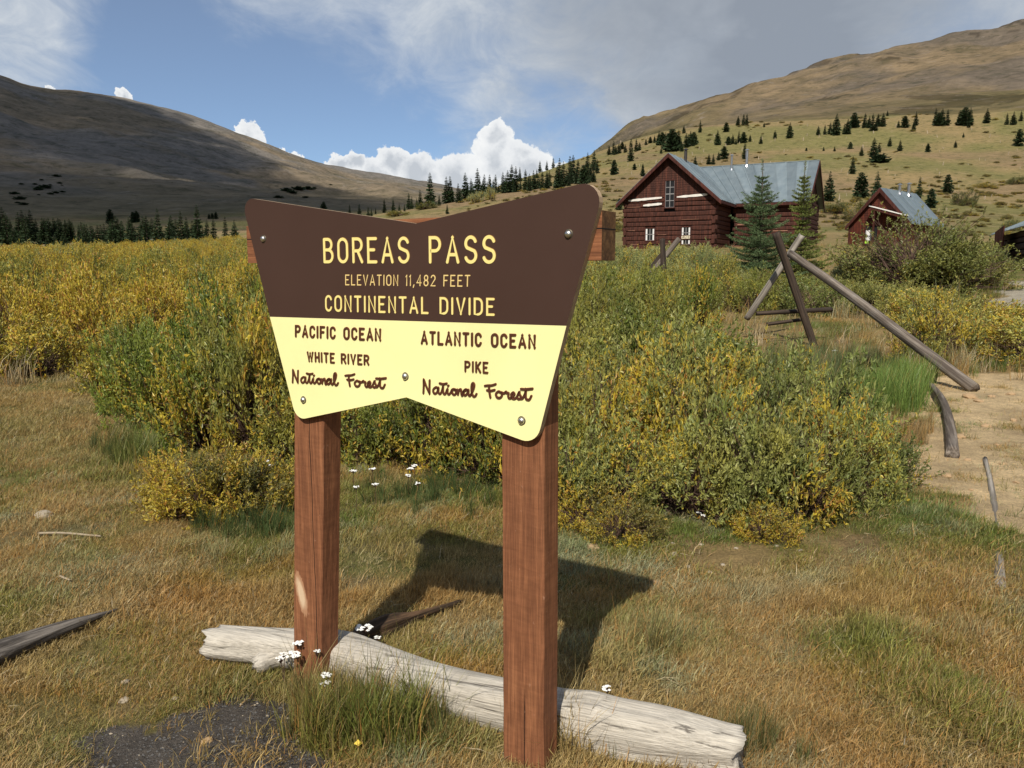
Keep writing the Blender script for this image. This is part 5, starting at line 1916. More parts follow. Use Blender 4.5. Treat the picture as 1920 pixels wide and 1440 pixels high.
# low bushes on the hillside
for (px, py, wpx, hpx, tint, a, lb) in ((1590 + 90, 385, 56, 30, (.13, .14, .045), .1, 'round olive bush behind the small cabin roof'), (1806, 385, 50, 26, (.12, .13, .045), .1, 'round green bush right of the small cabin'),
        (1845, 352, 40, 9, (.28, .24, .05), .4, 'flat yellow bush on the slope above the small cabin'), (1568, 400, 60, 24, (.14, .15, .05), .2, 'olive bush between the two cabins'),
        (1600, 412, 50, 20, (.14, .14, .05), .3, 'lower yellowish bush between the two cabins'), (1905, 345, 40, 14, (.12, .13, .045), .1, 'dark green bush on the slope at the right edge'),
        (1895, 433, 40, 22, (.12, .14, .045), .15, 'green bush behind the dark shed'), (800, 392, 50, 12, (.14, .15, .04), .1, 'low green bush on the ridge above the sign notch'),
        (745, 405, 46, 10, (.16, .16, .04), .3, 'flat olive bush just above the sign notch'), (893, 380, 30, 20, (.30, .32, .16), .3, 'pale leafy willow sprig above the right slope of the notch'), (920, 374, 24, 22, (.30, .32, .16), .3, 'second pale willow sprig nearer to the right corner of the sign'),
        (1190, 420, 50, 25, (.14, .15, .05), .2, 'olive bush left of the big cabin'), (1640, 400, 90, 20, (.14, .15, .05), .2, 'long low bush behind the small cabin')):
    P = hit(px, py)
    if P is None: continue
    d = float(np.dot(P - CAM, cF))
    o = obj('bush', random.choice(MID), label=lb, cat='shrub')
    o.location = tuple(P); o.rotation_euler = (0, 0, random.random() * 6)
    o.scale = (wpx / 2 / F_PX * d / .9, wpx / 2 / F_PX * d / .9, hpx / F_PX * d)
    o['tint'] = list(tint); o['autumn'] = a

_x, _y = [], []
while len(_x) < 1500:
    az_, r_ = R(g2.uniform(-4, 37)), math.exp(g2.uniform(math.log(75), math.log(620)))
    x_, y_ = r_ * math.sin(az_), r_ * math.cos(az_)
    if float(fbm(np.array(x_ / 22), np.array(y_ / 22 + 9), 4)) + g2.uniform(-.12, .12) > .52 and not (20 < x_ < 52 and 48 < y_ < 74) and not (4 < x_ < 32 and 48 < y_ < 72):
        _x.append(x_); _y.append(y_)
_x, _y = np.array(_x), np.array(_y)
_n = len(_x)
_s = g2.uniform(.35, 1.3, _n) * np.interp(np.hypot(_x, _y), [75, 600], [.7, 1.8])
_t = np.array([.15, .145, .05])[None] * g2.uniform(.5, 1.5, (_n, 1)) + np.array([.05, .02, 0])[None] * g2.random((_n, 1))
scatter('hillside_scrub', np.stack([_x, _y, zfun(_x, _y)], 1), g2.integers(0, 4, _n), np.stack([_s, _s, _s * .5], 1), np.c_[np.zeros(_n), np.zeros(_n), g2.random(_n) * 6.28], _t, g2.uniform(.05, .5, _n), wc, 'low scrub and willow mats speckling the hillside', 'scrub')

# ------------------------------------------------------------------ conifers
def con_by_base(px, ytop, ybase, kind, label, group, sx=1.0, tint=None):
    P = hit(px, ybase, 640)
    if P is None:
        rr = np.linspace(90, 600, 300)
        d = ray(px, ybase); h = math.hypot(d[0], d[1])
        X, Y = d[0] / h * rr, d[1] / h * rr
        Z = zfun(X, Y, False)
        i = int(np.argmax((Z - CAM_H) / rr))
        P = np.array([X[i], Y[i], float(zfun(X[i], Y[i]))])
    H = max(z_at_px(P, ytop) - P[2], 1.0)
    return place_conifer(P, H, kind, label, group, sx=sx, tint=tint)
def con_at(px, r, ytop, kind, label, group, sx=1.0, tint=None):
    P = at_r(px, r)
    H = max(z_at_px(P, ytop) - P[2], 1.0)
    return place_conifer(P, H, kind, label, group, sx=sx, tint=tint)
g3 = np.random.default_rng(5)
BELT = 'spruces of the dark belt below the shadowed mountain'
for px, yt, k, lb in ((372, 384, 'narrow', 'tallest spruce of the dark belt, left of the sign'), (298, 391, 'narrow', 'slender tall spruce in the middle of the dark belt'), (341, 396, 'narrow', 'tall spruce just left of the tallest belt spruce'),
                      (228, 420, 'broad', 'broad spruce at the front of the dark belt'), (50, 415, 'broad', 'broad spruce near the left edge, in front of the meadow'), (424, 406, 'narrow', 'spruce nearest to the left end of the sign'),
                      (402, 409, 'narrow', 'thin spruce between the tallest one and the sign'), (123, 438, 'broad', 'small spruce before the pale meadow strip, right one of a pair')):
    con_at(px, g3.uniform(128, 150), yt, k, lb, None, 1.15)
for px, yt in ((26, 427), (73, 438), (89, 441), (105, 439), (116, 442), (249, 420), (441, 412), (262, 427), (158, 428), (36, 436)):
    con_at(px, g3.uniform(130, 150), yt, 'broad', 'front row spruce of the dark belt left of the sign', 'front row spruces of the dark belt', 1.1)
for i in range(62):
    px = g3.uniform(150, 400)
    con_at(px, g3.uniform(170, 235), g3.uniform(404, 424) + (12 if px < 200 else 0), g3.choice(['narrow', 'broad']), 'dark spruce in the belt below the shadowed mountain', BELT, 1.3)
for i in range(26):
    px = g3.uniform(82, 145)
    con_at(px, g3.uniform(330, 370), g3.uniform(408, 416), 'narrow', 'small spruce of the row behind the meadow', 'far row spruces behind the pale meadow', 1.5)
for px, yt in ((0, 398), (8, 388), (15, 400), (22, 412), (-8, 392), (4, 414), (12, 418), (38, 398), (45, 394), (52, 402), (60, 393), (30, 425), (-12, 420), (58, 412), (70, 410), (84, 414), (46, 410)):
    con_at(px, g3.uniform(320, 400), yt, 'narrow', 'dark spruce of the cluster at the left edge', 'spruce cluster at the left edge', 1.5)
for px, yt, yb in ((206, 392, 399), (249, 397, 408), (256, 395, 408), (398, 399, 408), (405, 397, 408), (392, 401, 408), (607, 378, 392), (252, 399, 408)):
    con_by_base(px, yt, yb, 'bushy', 'lone small conifer on the foot of the shadowed mountain', 'lone conifers on the foot of the mountain', 1.1)
# dark mats of dwarf conifers on the shadowed mountain
for px, py, wpx in ((28, 364, 20), (38, 374, 26), (34, 381, 14), (45, 384, 20), (40, 346, 12), (66, 346, 12), (72, 356, 24), (85, 352, 26), (94, 347, 8), (78, 338, 10), (106, 331, 18), (112, 344, 12), (116, 348, 6), (73, 366, 8),
                    (95, 364, 14), (105, 362, 14), (117, 360, 12), (537, 358, 26), (548, 362, 24), (560, 356, 30), (578, 355, 26), (522, 371, 20), (573, 371, 14), (590, 353, 10), (620, 347, 8)):
    P = hit(px, py)
    if P is None: continue
    d = float(np.dot(P - CAM, cF))
    s = wpx / F_PX * d / 2.6
    o = place_conifer(P, s, 'mat', 'dark mat of dwarf conifers on the shadowed mountain', 'dark conifer mats on the shadowed mountain')
    o.children[0].scale = (s, s, s * .5)
ridge = [(625, 325, 375), (185, 340, 405), (245, 335, 410), (300, 355, 420), (320, 360, 415), (345, 360, 395), (400, 305, 395), (455, 305, 385), (492, 335, 380), (525, 340, 385), (552, 270, 370), (570, 290, 365), (600, 300, 365), (622, 250, 360),
 (740, 280, 350), (785, 170, 330), (858, 210, 330), (902, 145, 305), (938, 180, 300), (978, 118, 300), (1020, 155, 290), (1053, 155, 290), (1090, 155, 275), (1135, 140, 270), (1165, 130, 270), (1190, 95, 265), (1215, 105, 265), (1240, 110, 200),
 (1275, 125, 255), (1300, 150, 260), (1325, 130, 250), (1345, 120, 180), (1380, 130, 250), (1410, 140, 245), (1365, 70, 120), (1408, 70, 105), (1448, 52, 95), (1485, 55, 240), (1470, 100, 240), (1510, 75, 230), (1550, 40, 210), (1570, 35, 200),
 (1600, 60, 200), (1640, 100, 200), (1680, 90, 195), (1700, 140, 200), (1660, 20, 150), (1700, 5, 130), (1720, 60, 150), (1150, 160, 270), (1180, 150, 268), (1205, 170, 266), (800, 220, 330), (820, 235, 325), (870, 240, 320), (915, 200, 305), (990, 180, 298),
 (1500, 130, 235), (1530, 120, 225), (1560, 110, 215), (1590, 130, 215), (1615, 120, 210), (1660, 130, 200), (1490, 160, 240), (1545, 150, 228)]
for _i in range(46):
    x_ = g3.uniform(860, 1700)
    yb_ = np.interp(x_, [860, 1180, 1400, 1700], [322, 268, 245, 200]) + g3.uniform(-14, 6)
    ridge.append((x_, yb_ - g3.uniform(45, 105), yb_))
for x, t, b in ridge:
    con_by_base(600 + x / 3.31, 280 + t / 3.31, 280 + b / 3.31, 'narrow', 'dark spruce on the wooded ridge above the sign', 'spruces of the wooded ridge above the sign', 1.25)
con_by_base(600 + 685 / 3.31, 280 + 145 / 3.31, 280 + 348 / 3.31, 'narrow', 'tall lone spruce at the left end of the wooded ridge, above the notch', None, 1.2)
con_by_base(600 + 808 / 3.31, 280 + 165 / 3.31, 280 + 332 / 3.31, 'broad', 'wide spruce next right of the tall lone one on the ridge', None, 1.0)
con_by_base(600 + 790 / 3.31, 280 + 340 / 3.31, 280 + 402 / 3.31, 'broad', 'small spruce in front of the ridge just above the sign edge', None, 1.0)
con_by_base(600 + 1635 / 3.31, 280 + 95 / 3.31, 280 + 225 / 3.31, 'bushy', 'big bushy spruce right above the top right corner of the sign', None, 1.0)
con_by_base(600 + 1820 / 3.31, 280 + 70 / 3.31, 280 + 158 / 3.31, 'broad', 'broad spruce left of the big cabin gable', None, 1.3)
slope_t = [(5, 300, 345), (25, 280, 345), (50, 290, 340), (65, 285, 320), (105, 270, 375), (130, 270, 330), (160, 385, 445), (122, 385, 415), (235, 235, 300), (250, 240, 300), (265, 240, 310), (295, 225, 330), (325, 230, 310),
 (425, 185, 243), (380, 235, 300), (395, 240, 300), (340, 280, 330), (245, 310, 340), (270, 290, 330), (600, 165, 210), (625, 155, 210), (640, 155, 208), (505, 230, 300), (545, 195, 240), (555, 260, 300), (575, 250, 295), (603, 235, 290), (625, 240, 290), (655, 250, 285),
 (630, 285, 365), (465, 340, 390), (485, 340, 390), (535, 305, 365), (510, 330, 370), (402, 350, 395), (720, 195, 218), (770, 230, 270), (838, 195, 268), (705, 255, 295), (970, 210, 255), (1025, 195, 250), (1052, 155, 255), (1105, 178, 250), (1135, 150, 220),
 (1150, 180, 220), (1185, 150, 220), (1220, 155, 235), (1245, 155, 215), (1268, 150, 215), (1290, 140, 160), (1235, 190, 235), (1340, 185, 220), (1370, 165, 220), (1420, 145, 210), (1410, 190, 235), (1510, 130, 210), (1540, 130, 210), (1565, 135, 210),
 (1620, 140, 210), (1645, 125, 210), (1670, 125, 210), (1665, 185, 220), (1748, 130, 200), (1840, 150, 207), (1870, 145, 207), (1905, 140, 190), (915, 312, 328), (995, 305, 328), (1045, 305, 330), (1118, 285, 318), (1170, 305, 350),
 (1225, 265, 355), (1250, 290, 335), (1300, 262, 307), (1347, 275, 328), (1603, 278, 312), (1640, 242, 265), (350, 208, 245), (280, 245, 320), (310, 240, 320), (330, 255, 325), (360, 245, 312), (390, 255, 305), (370, 250, 308), (255, 270, 318), (230, 262, 300),
 (35, 300, 345), (80, 295, 335), (145, 285, 325), (175, 270, 300), (195, 262, 292), (215, 255, 290), (1000, 205, 252), (1090, 200, 250), (1180, 175, 222), (1205, 165, 222), (1650, 150, 212), (1525, 150, 212), (590, 270, 298), (612, 262, 292)]
for x, t, b in slope_t:
    h = b - t
    px = 1140 + x / 2.4615
    k = 'narrow' if h > 45 and random.random() < .5 else ('broad' if random.random() < .75 else 'bushy')
    reg = ('slope behind the big cabin', 'hillside spruces behind the big cabin') if px < 1420 else (('upper terrace at right', 'spruces on the upper terrace at right') if b < 262 else ('slope between the two cabins', 'spruces between the cabins and the terrace'))
    con_by_base(px, 150 + t / 2.4615, 150 + b / 2.4615, k, 'dark spruce on the ' + reg[0], reg[1], 1.35)
for x, t, b, k, lb in ((1475, 292, 333, 'bushy', 'round dark conifer alone on the tan slope above the small cabin'), (1895, 225, 305, 'bushy', 'dark bushy conifer at the right edge of the hillside'), (1128, 352, 433, 'broad', 'pointed spruce standing alone between the cabin roofs'),
                       (1165, 425, 545, 'bushy', 'wide dark green tree left of the small cabin roof'), (1240, 420, 540, 'broad', 'blue green spruce touching the small cabin ridge'), (1020, 420, 560, 'broad', 'spruce right of the big cabin end wall'),
                       (1435, 445, 545, 'narrow', 'dark spruce just right of the small cabin chimneys'), (1490, 500, 590, 'bushy', 'low blue green spruce at the right end of the small cabin roof'), (1565, 435, 525, 'bushy', 'round spruce on the slope right of the small cabin'),
                       (160, 384, 445, 'broad', 'spruce close to the left eave of the big cabin'), (28, 368, 436, 'bushy', 'bushy spruce between the sign corner and the big cabin'), (52, 545, 600, 'bushy', 'small dark conifer at the left foot of the cabin gable')):
    con_by_base(1140 + x / 2.4615, 150 + t / 2.4615, 150 + b / 2.4615, k, lb, None, 1.1, tint=(.035, .06, .03) if 'blue' in lb else None)
P = hit(1140 + 1255 / 2.4615, 150 + 380 / 2.4615)
d = float(np.dot(P - CAM, cF)); s = 48 / F_PX * d / 2.6
o = place_conifer(P, s, 'mat', 'flat dark juniper mat in the middle of the hillside', None)
o.children[0].scale = (s, s, s * .7)

# the two young spruces in front of the big cabin
def young_spruce(seed, H, Rm, nlev, gap):
    g = np.random.default_rng(seed)
    P_, D_, L_, W_ = [], [], [], []
    br = []
    for i in range(nlev):
        u = (i + .5 * g.random()) / nlev
        z = H * (.04 + .84 * u)
        rr = Rm * ((1 - u) ** .8) * (1 - .35 * g.random()) + .10
        if gap and gap[0] < u < gap[1]: rr *= .45
        nb = 7 if u < .8 else 5
        for b in range(nb):
            th = 2 * math.pi * (b + g.random() * .9) / nb + i * 1.3
            rb = rr * (1 - .62 * g.random()) * 1.12
            d = np.array([math.cos(th), math.sin(th), .02 + .35 * u])
            tip = np.array([0, 0, z]) + d * rb + np.array([0, 0, .12 * rb])
            br.append(([0, 0, z - .04], list(np.array([0, 0, z]) + d * rb * .5 - np.array([0, 0, .05 * rb])), list(tip)))
            nt_ = max(4, int(rb / .085))
            for q in range(nt_):
                t = .18 + .82 * (q + g.random() * .5) / nt_
                c = np.array([0, 0, z]) + d * rb * t + np.array([0, 0, .12 * rb * t * t - .05 * rb * math.sin(math.pi * t)])
                for sd in (-1, 1):
                    sl_ = (1.05 - t) * rb * .42 + .07
                    td = np.array([d[0] * .75 - sd * d[1] * .75, d[1] * .75 + sd * d[0] * .75, .15 + .2 * g.random()])
                    td /= np.linalg.norm(td)
                    m = max(2, int(sl_ / .045))
                    for w_ in range(m):
                        cc = c + td * sl_ * w_ / m
                        for _k in range(3):
                            P_.append(cc); D_.append(td * 1.0 + g.normal(size=3) * .55); L_.append(.075); W_.append(.018)
                for _k in range(3):
                    P_.append(c); D_.append(d + g.normal(size=3) * .6); L_.append(.08); W_.append(.02)
    # leader with short upright tufts
    for q in range(60):
        z = H * (.86 + .14 * g.random())
        P_.append([0, 0, z]); e = g.normal(size=3) * [.6, .6, .3] + [0, 0, .6]; D_.append(e); L_.append(.10); W_.append(.016)
    P_, D_, L_, W_ = np.array(P_), norm(np.array(D_)), np.array(L_), np.array(W_)
    V1, F1 = diamonds(P_, D_, L_, W_, .2, g)
    me = mesh_np('crown', V1, F1, [M_NEEDLE])
    set_face_attr(me, 'lc', g.random(len(F1))); set_face_attr(me, 'l2', .3 + .7 * g.random(len(F1)))
    V2, F2 = tubes(np.array(br), [.016, .012, .004])
    return me, mesh_np('branches', V2, F2, [M_BARK])
for (px, r, ytop, Rm, seed, lb, tint, gap, aut) in ((1424, 30, 300, 1.75, 81, 'bushy blue green young spruce before the big cabin, left one of two', (.115, .165, .075), None, .03),
                                               (1502, 31, 302, 1.35, 82, 'thin yellow green young spruce before the big cabin, right one of two', (.19, .23, .06), (.40, .55), .25)):
    P = at_r(px, r)
    H = z_at_px(P, ytop) - P[2]
    o = empty('young_spruce', tuple(P), 0, lb, 'tree')
    c_, b_ = young_spruce(seed, H, Rm, 24, gap)
    q = obj('crown', c_, o); q['tint'] = list(tint); q['autumn'] = aut
    obj('branches', b_, o)
    mb = MB(); mb.tube([(0, 0, -.2), (.02, 0, H * .5), (0, 0, H)], [.07, .045, .008], 8)
    mb.build('trunk', M_BARK, o)
# pale stumps of the old clearing
mb = MB(); mb.tube([(0, 0, -.3), (0, 0, .6), (.05, 0, 1.0)], [.22, .15, .05], 6); mb.tube([(0, 0, .3), (.3, .1, .75)], [.08, .02], 5)
stump_me = bpy.data.meshes.new('stump'); stump_me.from_pydata(mb.v, [], mb.f); stump_me.materials.append(M_DEADW)
for i in range(110):
    px = g3.uniform(1150, 1925)
    py = g3.uniform(235, 400) if px > 1500 else g3.uniform(255, 330)
    P = hit(px, py)
    if P is None or np.hypot(P[0], P[1]) > 640 or np.hypot(P[0], P[1]) < 75: continue
    o = obj('tree_stump', stump_me, label='pale weathered stump on the tan hillside', cat='stump', group='pale stumps on the hillside')
    d = np.linalg.norm(P - CAM); s = g3.uniform(2.5, 6.5) / F_PX * d
    o.location = tuple(P); o.scale = (s * g3.uniform(.5, 1.1), s * .7, s); o.rotation_euler = (g3.uniform(-.3, .3), 0, g3.uniform(0, 6))
P = hit(1572, 397)
o = obj('dead_snag', stump_me, label='taller bleached snag left of the small cabin', cat='stump'); o.location = tuple(P); s = 30 / F_PX * np.linalg.norm(P - CAM); o.scale = (s * .35, s * .35, s)

# ------------------------------------------------------------------ grass
def tuft(seed, n, l0, l1, spread, lean, wdt, curl=.5):
    g = np.random.default_rng(seed)
    b = np.c_[g.normal(size=(n, 2)) * spread, np.full(n, -.01)]
    az = g.random(n) * 6.283
    ln = l0 + (l1 - l0) * g.random(n) ** 1.3
    le = np.abs(g.normal(size=n)) * lean
    hd = np.stack([np.cos(az), np.sin(az), np.zeros(n)], 1)
    d1 = norm(hd * (le * .6)[:, None] + [0, 0, 1.0])
    d2 = norm(hd * (le * (1 + curl) + curl * .4)[:, None] + [0, 0, 1.0])
    side = np.stack([-np.sin(az + .6), np.cos(az + .6), np.zeros(n)], 1)
    w_ = wdt * (.7 + .6 * g.random(n))[:, None]
    m = b + d1 * (ln * .55)[:, None]
    t = m + d2 * (ln * .45)[:, None]
    V_ = np.stack([b - side * w_ / 2, b + side * w_ / 2, m + side * w_ * .42, m - side * w_ * .42, t + side * w_ * .08, t - side * w_ * .08], 1).reshape(-1, 3)
    k = np.arange(n)[:, None] * 6
    F_ = np.concatenate([k + [0, 1, 2, 3], k + [3, 2, 4, 5]], 0)
    me = mesh_np('tuft', V_, F_, [M_GRASS])
    lc, l2 = g.random(n), g.random(n)
    set_face_attr(me, 'lc', np.r_[lc, lc]); set_face_attr(me, 'l2', np.r_[l2, l2])
    return me
TUFTS = [tuft(s, 46, .015, .055, .040, 1.5, .0024, .9) for s in (1, 2, 3)] + [tuft(s, 44, .02, .085, .036, .95, .0026, .7) for s in (4, 5, 6)] + \
        [tuft(s, 34, .08, .24, .030, .42, .0028, .5) for s in (7, 8)] + [tuft(s, 60, .20, .46, .05, .22, .0045, .35) for s in (9,)] + [tuft(s, 9, .22, .40, .012, .35, .0026, .5) for s in (10,)] + [tuft(s, 12, .03, .11, .06, 4.5, .0032, 1.2) for s in (11,)]
gc_ = proto_collection('grass_tuft', TUFTS)
def grass_points(n, rmin, rmax, power, azlim=38):
    g = np.random.default_rng(int(rmin * 100) + 3)
    u = g.random(n)
    e = 2 - power
    r = (rmin ** e + u * (rmax ** e - rmin ** e)) ** (1 / e)
    az = np.radians(g.uniform(-azlim, azlim, n))
    return r * np.sin(az), r * np.cos(az), g
GC = dict(straw=(.42, .31, .13), orange=(.42, .22, .06), olive=(.235, .22, .055), green=(.105, .175, .035), sage=(.36, .37, .23), brown=(.24, .155, .08))
GC = {k: np.array(v) for k, v in GC.items()}
def grass_set(X, Y, g):
    Z = zfun(X, Y)
    px, py, _ = proj(np.stack([X, Y, Z], 1))
    n = len(X)
    a = fbm(X / .75 + 3, Y / .75 + 8, 4)
    b = fbm(X / .42 + 30, Y / .42 + 18, 3)
    c = fbm(X / 1.6 + 60, Y / 1.6 + 2, 4)
    t = np.zeros((n, 3))
    t[:] = GC['straw']
    def lay(mask, col, f=1.0):
        nonlocal t
        m = (np.clip(mask, 0, 1) * f)[:, None]
        t = t * (1 - m) + GC[col] * m
    lay(sstep(.44, .60, a), 'olive')
    lay(sstep(.55, .66, b), 'orange', .7)
    lay(sstep(.52, .62, c), 'green', .75)
    lay(sstep(.63, .70, fbm(X / .3 + 7, Y / .3, 3)), 'sage', .8)
    def reg(x, y, rx, ry):
        return np.exp(-(((px - x) / rx) ** 2 + ((py - y) / ry) ** 2))
    # patches where the turf itself differs (positions on the ground)
    for x, y, rx, ry, cl, f in ((350, 1120, 170, 60, 'orange', .8), (60, 1330, 170, 45, 'orange', .7), (1600, 1130, 200, 50, 'orange', .45), (1870, 1230, 100, 60, 'orange', .6), (1750, 1060, 200, 60, 'olive', .6), (1600, 1210, 110, 40, 'green', .7), (1700, 1350, 150, 60, 'olive', .5), (1820, 1290, 90, 30, 'green', .6), (60, 800, 60, 40, 'green', .4),
                                (700, 1380, 230, 60, 'green', .85), (420, 1300, 130, 45, 'green', .5), (150, 1400, 160, 60, 'green', .6), (240, 840, 80, 45, 'green', .9), (470, 1000, 110, 45, 'green', .95),
                                (800, 930, 150, 30, 'green', .8), (1100, 1010, 90, 35, 'green', .5), (1450, 1000, 60, 40, 'green', .5), (1180, 1230, 120, 50, 'green', .35), (1250, 1180, 90, 40, 'sage', .5),
                                (100, 800, 150, 90, 'straw', .8), (150, 1090, 110, 40, 'sage', .75), (100, 990, 80, 20, 'sage', .4), (1400, 1120, 90, 35, 'sage', .75), (1760, 960, 110, 30, 'green', .6), (330, 990, 150, 60, 'straw', .5),
                                (1330, 1380, 100, 60, 'straw', .5), (820, 1110, 150, 40, 'orange', .5), (720, 1060, 100, 60, 'straw', .6), (1640, 1230, 120, 50, 'olive', .6), (1560, 1400, 150, 60, 'brown', .4)):
        lay(reg(x, y, rx, ry), cl, f)
    t *= g.uniform(.6, 1.4, n)[:, None]
    tall = fbm(X / .55 + 90, Y / .55, 3) + .9 * (reg(640, 1350, 90, 50) + reg(350, 1120, 120, 50) * .3 + reg(1280, 1230, 120, 60) * .25 + reg(470, 1000, 120, 40) * .7 + reg(770, 1360, 180, 60) * .6 + reg(1600, 1130, 200, 60) * .2 + reg(240, 850, 70, 40) * .8 + reg(1060, 1400, 60, 60) * .8) \
        - .5 * reg(1380, 1060, 160, 45) - .4 * reg(330, 1000, 200, 60) - .4 * reg(150, 1080, 140, 50) - .35 * reg(120, 800, 150, 70)
    pid = g.integers(0, 3, n)
    pid = np.where(tall > .66, g.integers(3, 6, n), pid)
    pid = np.where((tall > .95) & (g.random(n) < .30), g.integers(6, 8, n), pid)
    pid = np.where((tall > 1.0) & (g.random(n) < .03), 9, pid)
    lit = g.random(n) < .10
    pid = np.where(lit, 10, pid)
    t[lit] = np.array([.50, .41, .26]) * g.uniform(.6, 1.2, (int(lit.sum()), 1))
    keep = np.ones(n, bool)
    dirt = soft(X, Y, DIRT, .9, .6)
    keep &= ~(dirt & (g.random(n) > .03 + .25 * (fbm(X / .5, Y / .5 + 5, 3) > .62)))
    keep &= ~soft(X, Y, LOT, 3, 2.5)
    keep &= ~(soft(X, Y, GRAVEL, .45, .16) & (g.random(n) > .05))
    bare = reg(1330, 1060, 120, 28) + reg(1400, 1045, 100, 22) + reg(1700, 1010, 80, 18) + .7 * reg(800, 1020, 60, 25) + .6 * reg(95, 975, 60, 15)
    keep &= ~(g.random(n) < bare * .85)
    keep &= ~(g.random(n) < .8 * sstep(.52, .64, fbm(X / .30 + 77, Y / .30, 3)))
    front = np.interp(px, FRONT[:, 0], FRONT[:, 1])
    keep &= ~((py < front - 90) & (g.random(n) < .7))
    rot = np.c_[g.normal(size=n) * .12, g.normal(size=n) * .12, g.random(n) * 6.283]
    r = np.hypot(X, Y)
    s = g.uniform(.7, 1.25, n) * (.55 + .95 * fbm(X / .38 + 3, Y / .38 + 44, 3)) * np.interp(r, [0, 5, 9, 25], [1, 1.05, 1.3, 2.2])
    aut = np.clip(.42 + (fbm(X / .5 + 5, Y / .5, 3) - .5) * 1.2, .08, .85)
    aut = np.where(t[:, 1] > t[:, 0], aut * .4, aut)
    return np.stack([X, Y, Z], 1)[keep], pid[keep], np.repeat(s[:, None], 3, 1)[keep], rot[keep], t[keep], aut[keep]
X, Y, g = grass_points(95000, 1.75, 12.5, 1.25)
scatter('meadow_grass', *grass_set(X, Y, g), gc_, 'short dry straw, orange and green grass covering the ground', 'grass')
X, Y, g = grass_points(26000, 12.5, 62, 1.7, 37)
P_, pid, scl, rot, tn, au = grass_set(X, Y, g)
scatter('far_grass', P_, np.clip(pid + 3, 3, 7), scl * 1.25, rot, tn, au, gc_, 'longer grass between the willows and around the cabins', 'grass')
# clump of tall bright green grass by the slanting rail and greyer grass left of it
def patch(pts, tint, sc, pidv, name, label, jx=.2, autumn=.1):
    P_ = []
    for x, y, n, sx, sy in pts:
        for _ in range(n):
            p = hit(x + g3.normal() * sx, y + g3.normal() * sy)
            if p is not None: P_.append(p)
    n = len(P_)
    tt = np.array(tint)[None] * g3.uniform(.75, 1.25, (n, 1))
    s = g3.uniform(.75, 1.2, n) * sc
    return scatter(name, np.array(P_), np.full(n, pidv), np.repeat(s[:, None], 3, 1), np.c_[g3.normal(size=n) * .06, g3.normal(size=n) * .06, g3.random(n) * 6.283], tt, np.full(n, autumn), gc_, label, 'grass')
patch([(1660, 760, 70, 34, 12), (1690, 735, 50, 26, 12), (1620, 765, 30, 20, 10)], (.17, .25, .06), 1.05, 8, 'green_grass_clump', 'clump of tall bright green grass by the slanting rail', autumn=.04)
patch([(1560, 740, 120, 50, 22), (1480, 700, 90, 40, 18), (1600, 690, 60, 60, 10), (1540, 790, 50, 30, 12)], (.15, .185, .075), .8, 8, 'grey_grass_clump', 'tall grey green grass between the fence legs and the near thicket', autumn=.12)
patch([(1650, 840, 50, 40, 10), (1690, 815, 30, 25, 10)], (.17, .13, .06), .5, 8, 'brown_grass_clump', 'brown dead grass in front of the bright green clump', autumn=.6)
patch([(1850, 685, 60, 70, 8)], (.13, .19, .05), .55, 8, 'verge_grass', 'green grass along the foot of the hedge at right', autumn=.1)
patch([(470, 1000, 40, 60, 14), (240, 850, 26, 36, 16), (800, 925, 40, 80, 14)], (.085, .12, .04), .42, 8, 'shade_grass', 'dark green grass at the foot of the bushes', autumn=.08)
patch([(615, 1330, 16, 50, 18), (1050, 1400, 14, 20, 18), (760, 1370, 26, 90, 20), (1200, 1420, 20, 60, 14), (1400, 1405, 26, 26, 16), (1300, 1430, 16, 60, 8)], (.12, .14, .05), .34, 8, 'post_grass', 'long grass round the feet of the sign posts and along the pale log', autumn=.35)
patch([(1400, 1400, 5, 40, 20), (650, 1260, 5, 20, 16), (1040, 1350, 3, 8, 14)], (.30, .24, .13), .6, 9, 'seed_stalks', 'sparse pale seed stalks standing over the log', autumn=.5)

# ------------------------------------------------------------------ white yarrow
def yarrow(px, ytop, ybase, label, group=None, heads=3, w=18):
    w *= 1.3
    P = hit(px, ybase)
    d = float(np.dot(P - CAM, cF))
    H = z_at_px(P, ytop) - P[2]
    o = empty('yarrow', tuple(P), 0, label, 'flower', group)
    mb = MB(); fl = MB()
    hw = w / F_PX * d
    for k in range(heads):
        top = np.array([(random.random() - .5) * hw * (0 if heads == 1 else 1.6), (random.random() - .5) * hw, H * (1 - .12 * k)])
        mb.tube([(0, 0, -.02), top * [.4, .4, .5], top], [.0022, .0018, .0014], 5)
        for q in range(16):
            a, rr = random.random() * 6.28, hw * .5 * math.sqrt(random.random())
            c = top + [math.cos(a) * rr, math.sin(a) * rr, .004 - rr * .15 + random.uniform(-.003, .004)]
            s = hw * random.uniform(.11, .19)
            fl.add([(c[0] + x * s, c[1] + y * s, c[2] + z * s) for x, y, z in oct_], octf)
            mb.tube([top - [0, 0, .02], c], [.0012, .0008], 3, cap=False)
    mb.build('stem', M_STEM, o)
    fl.build('flower_heads', M_PETAL, o)
for a in ((563, 1208, 1290, 'white yarrow in front of the left post, upper of the two bunches', None, 1, 16), (556, 1224, 1292, 'white yarrow in front of the left post, lower bunch', None, 1, 22), (597, 1221, 1300, 'tiny white yarrow head near the right edge of the left post', None, 1, 10),
          (620, 1262, 1330, 'white yarrow cluster by the foot of the left post', None, 3, 14), (686, 1173, 1235, 'white yarrow standing tallest behind the pale log', None, 1, 22), (708, 1196, 1240, 'small white yarrow right of the tallest one behind the log', None, 1, 10),
          (1138, 1286, 1330, 'single white yarrow behind the log right of the right post', None, 1, 16), (533, 1228, 1285, 'white yarrow over the knobby branch stub', None, 2, 12)):
    yarrow(*a)
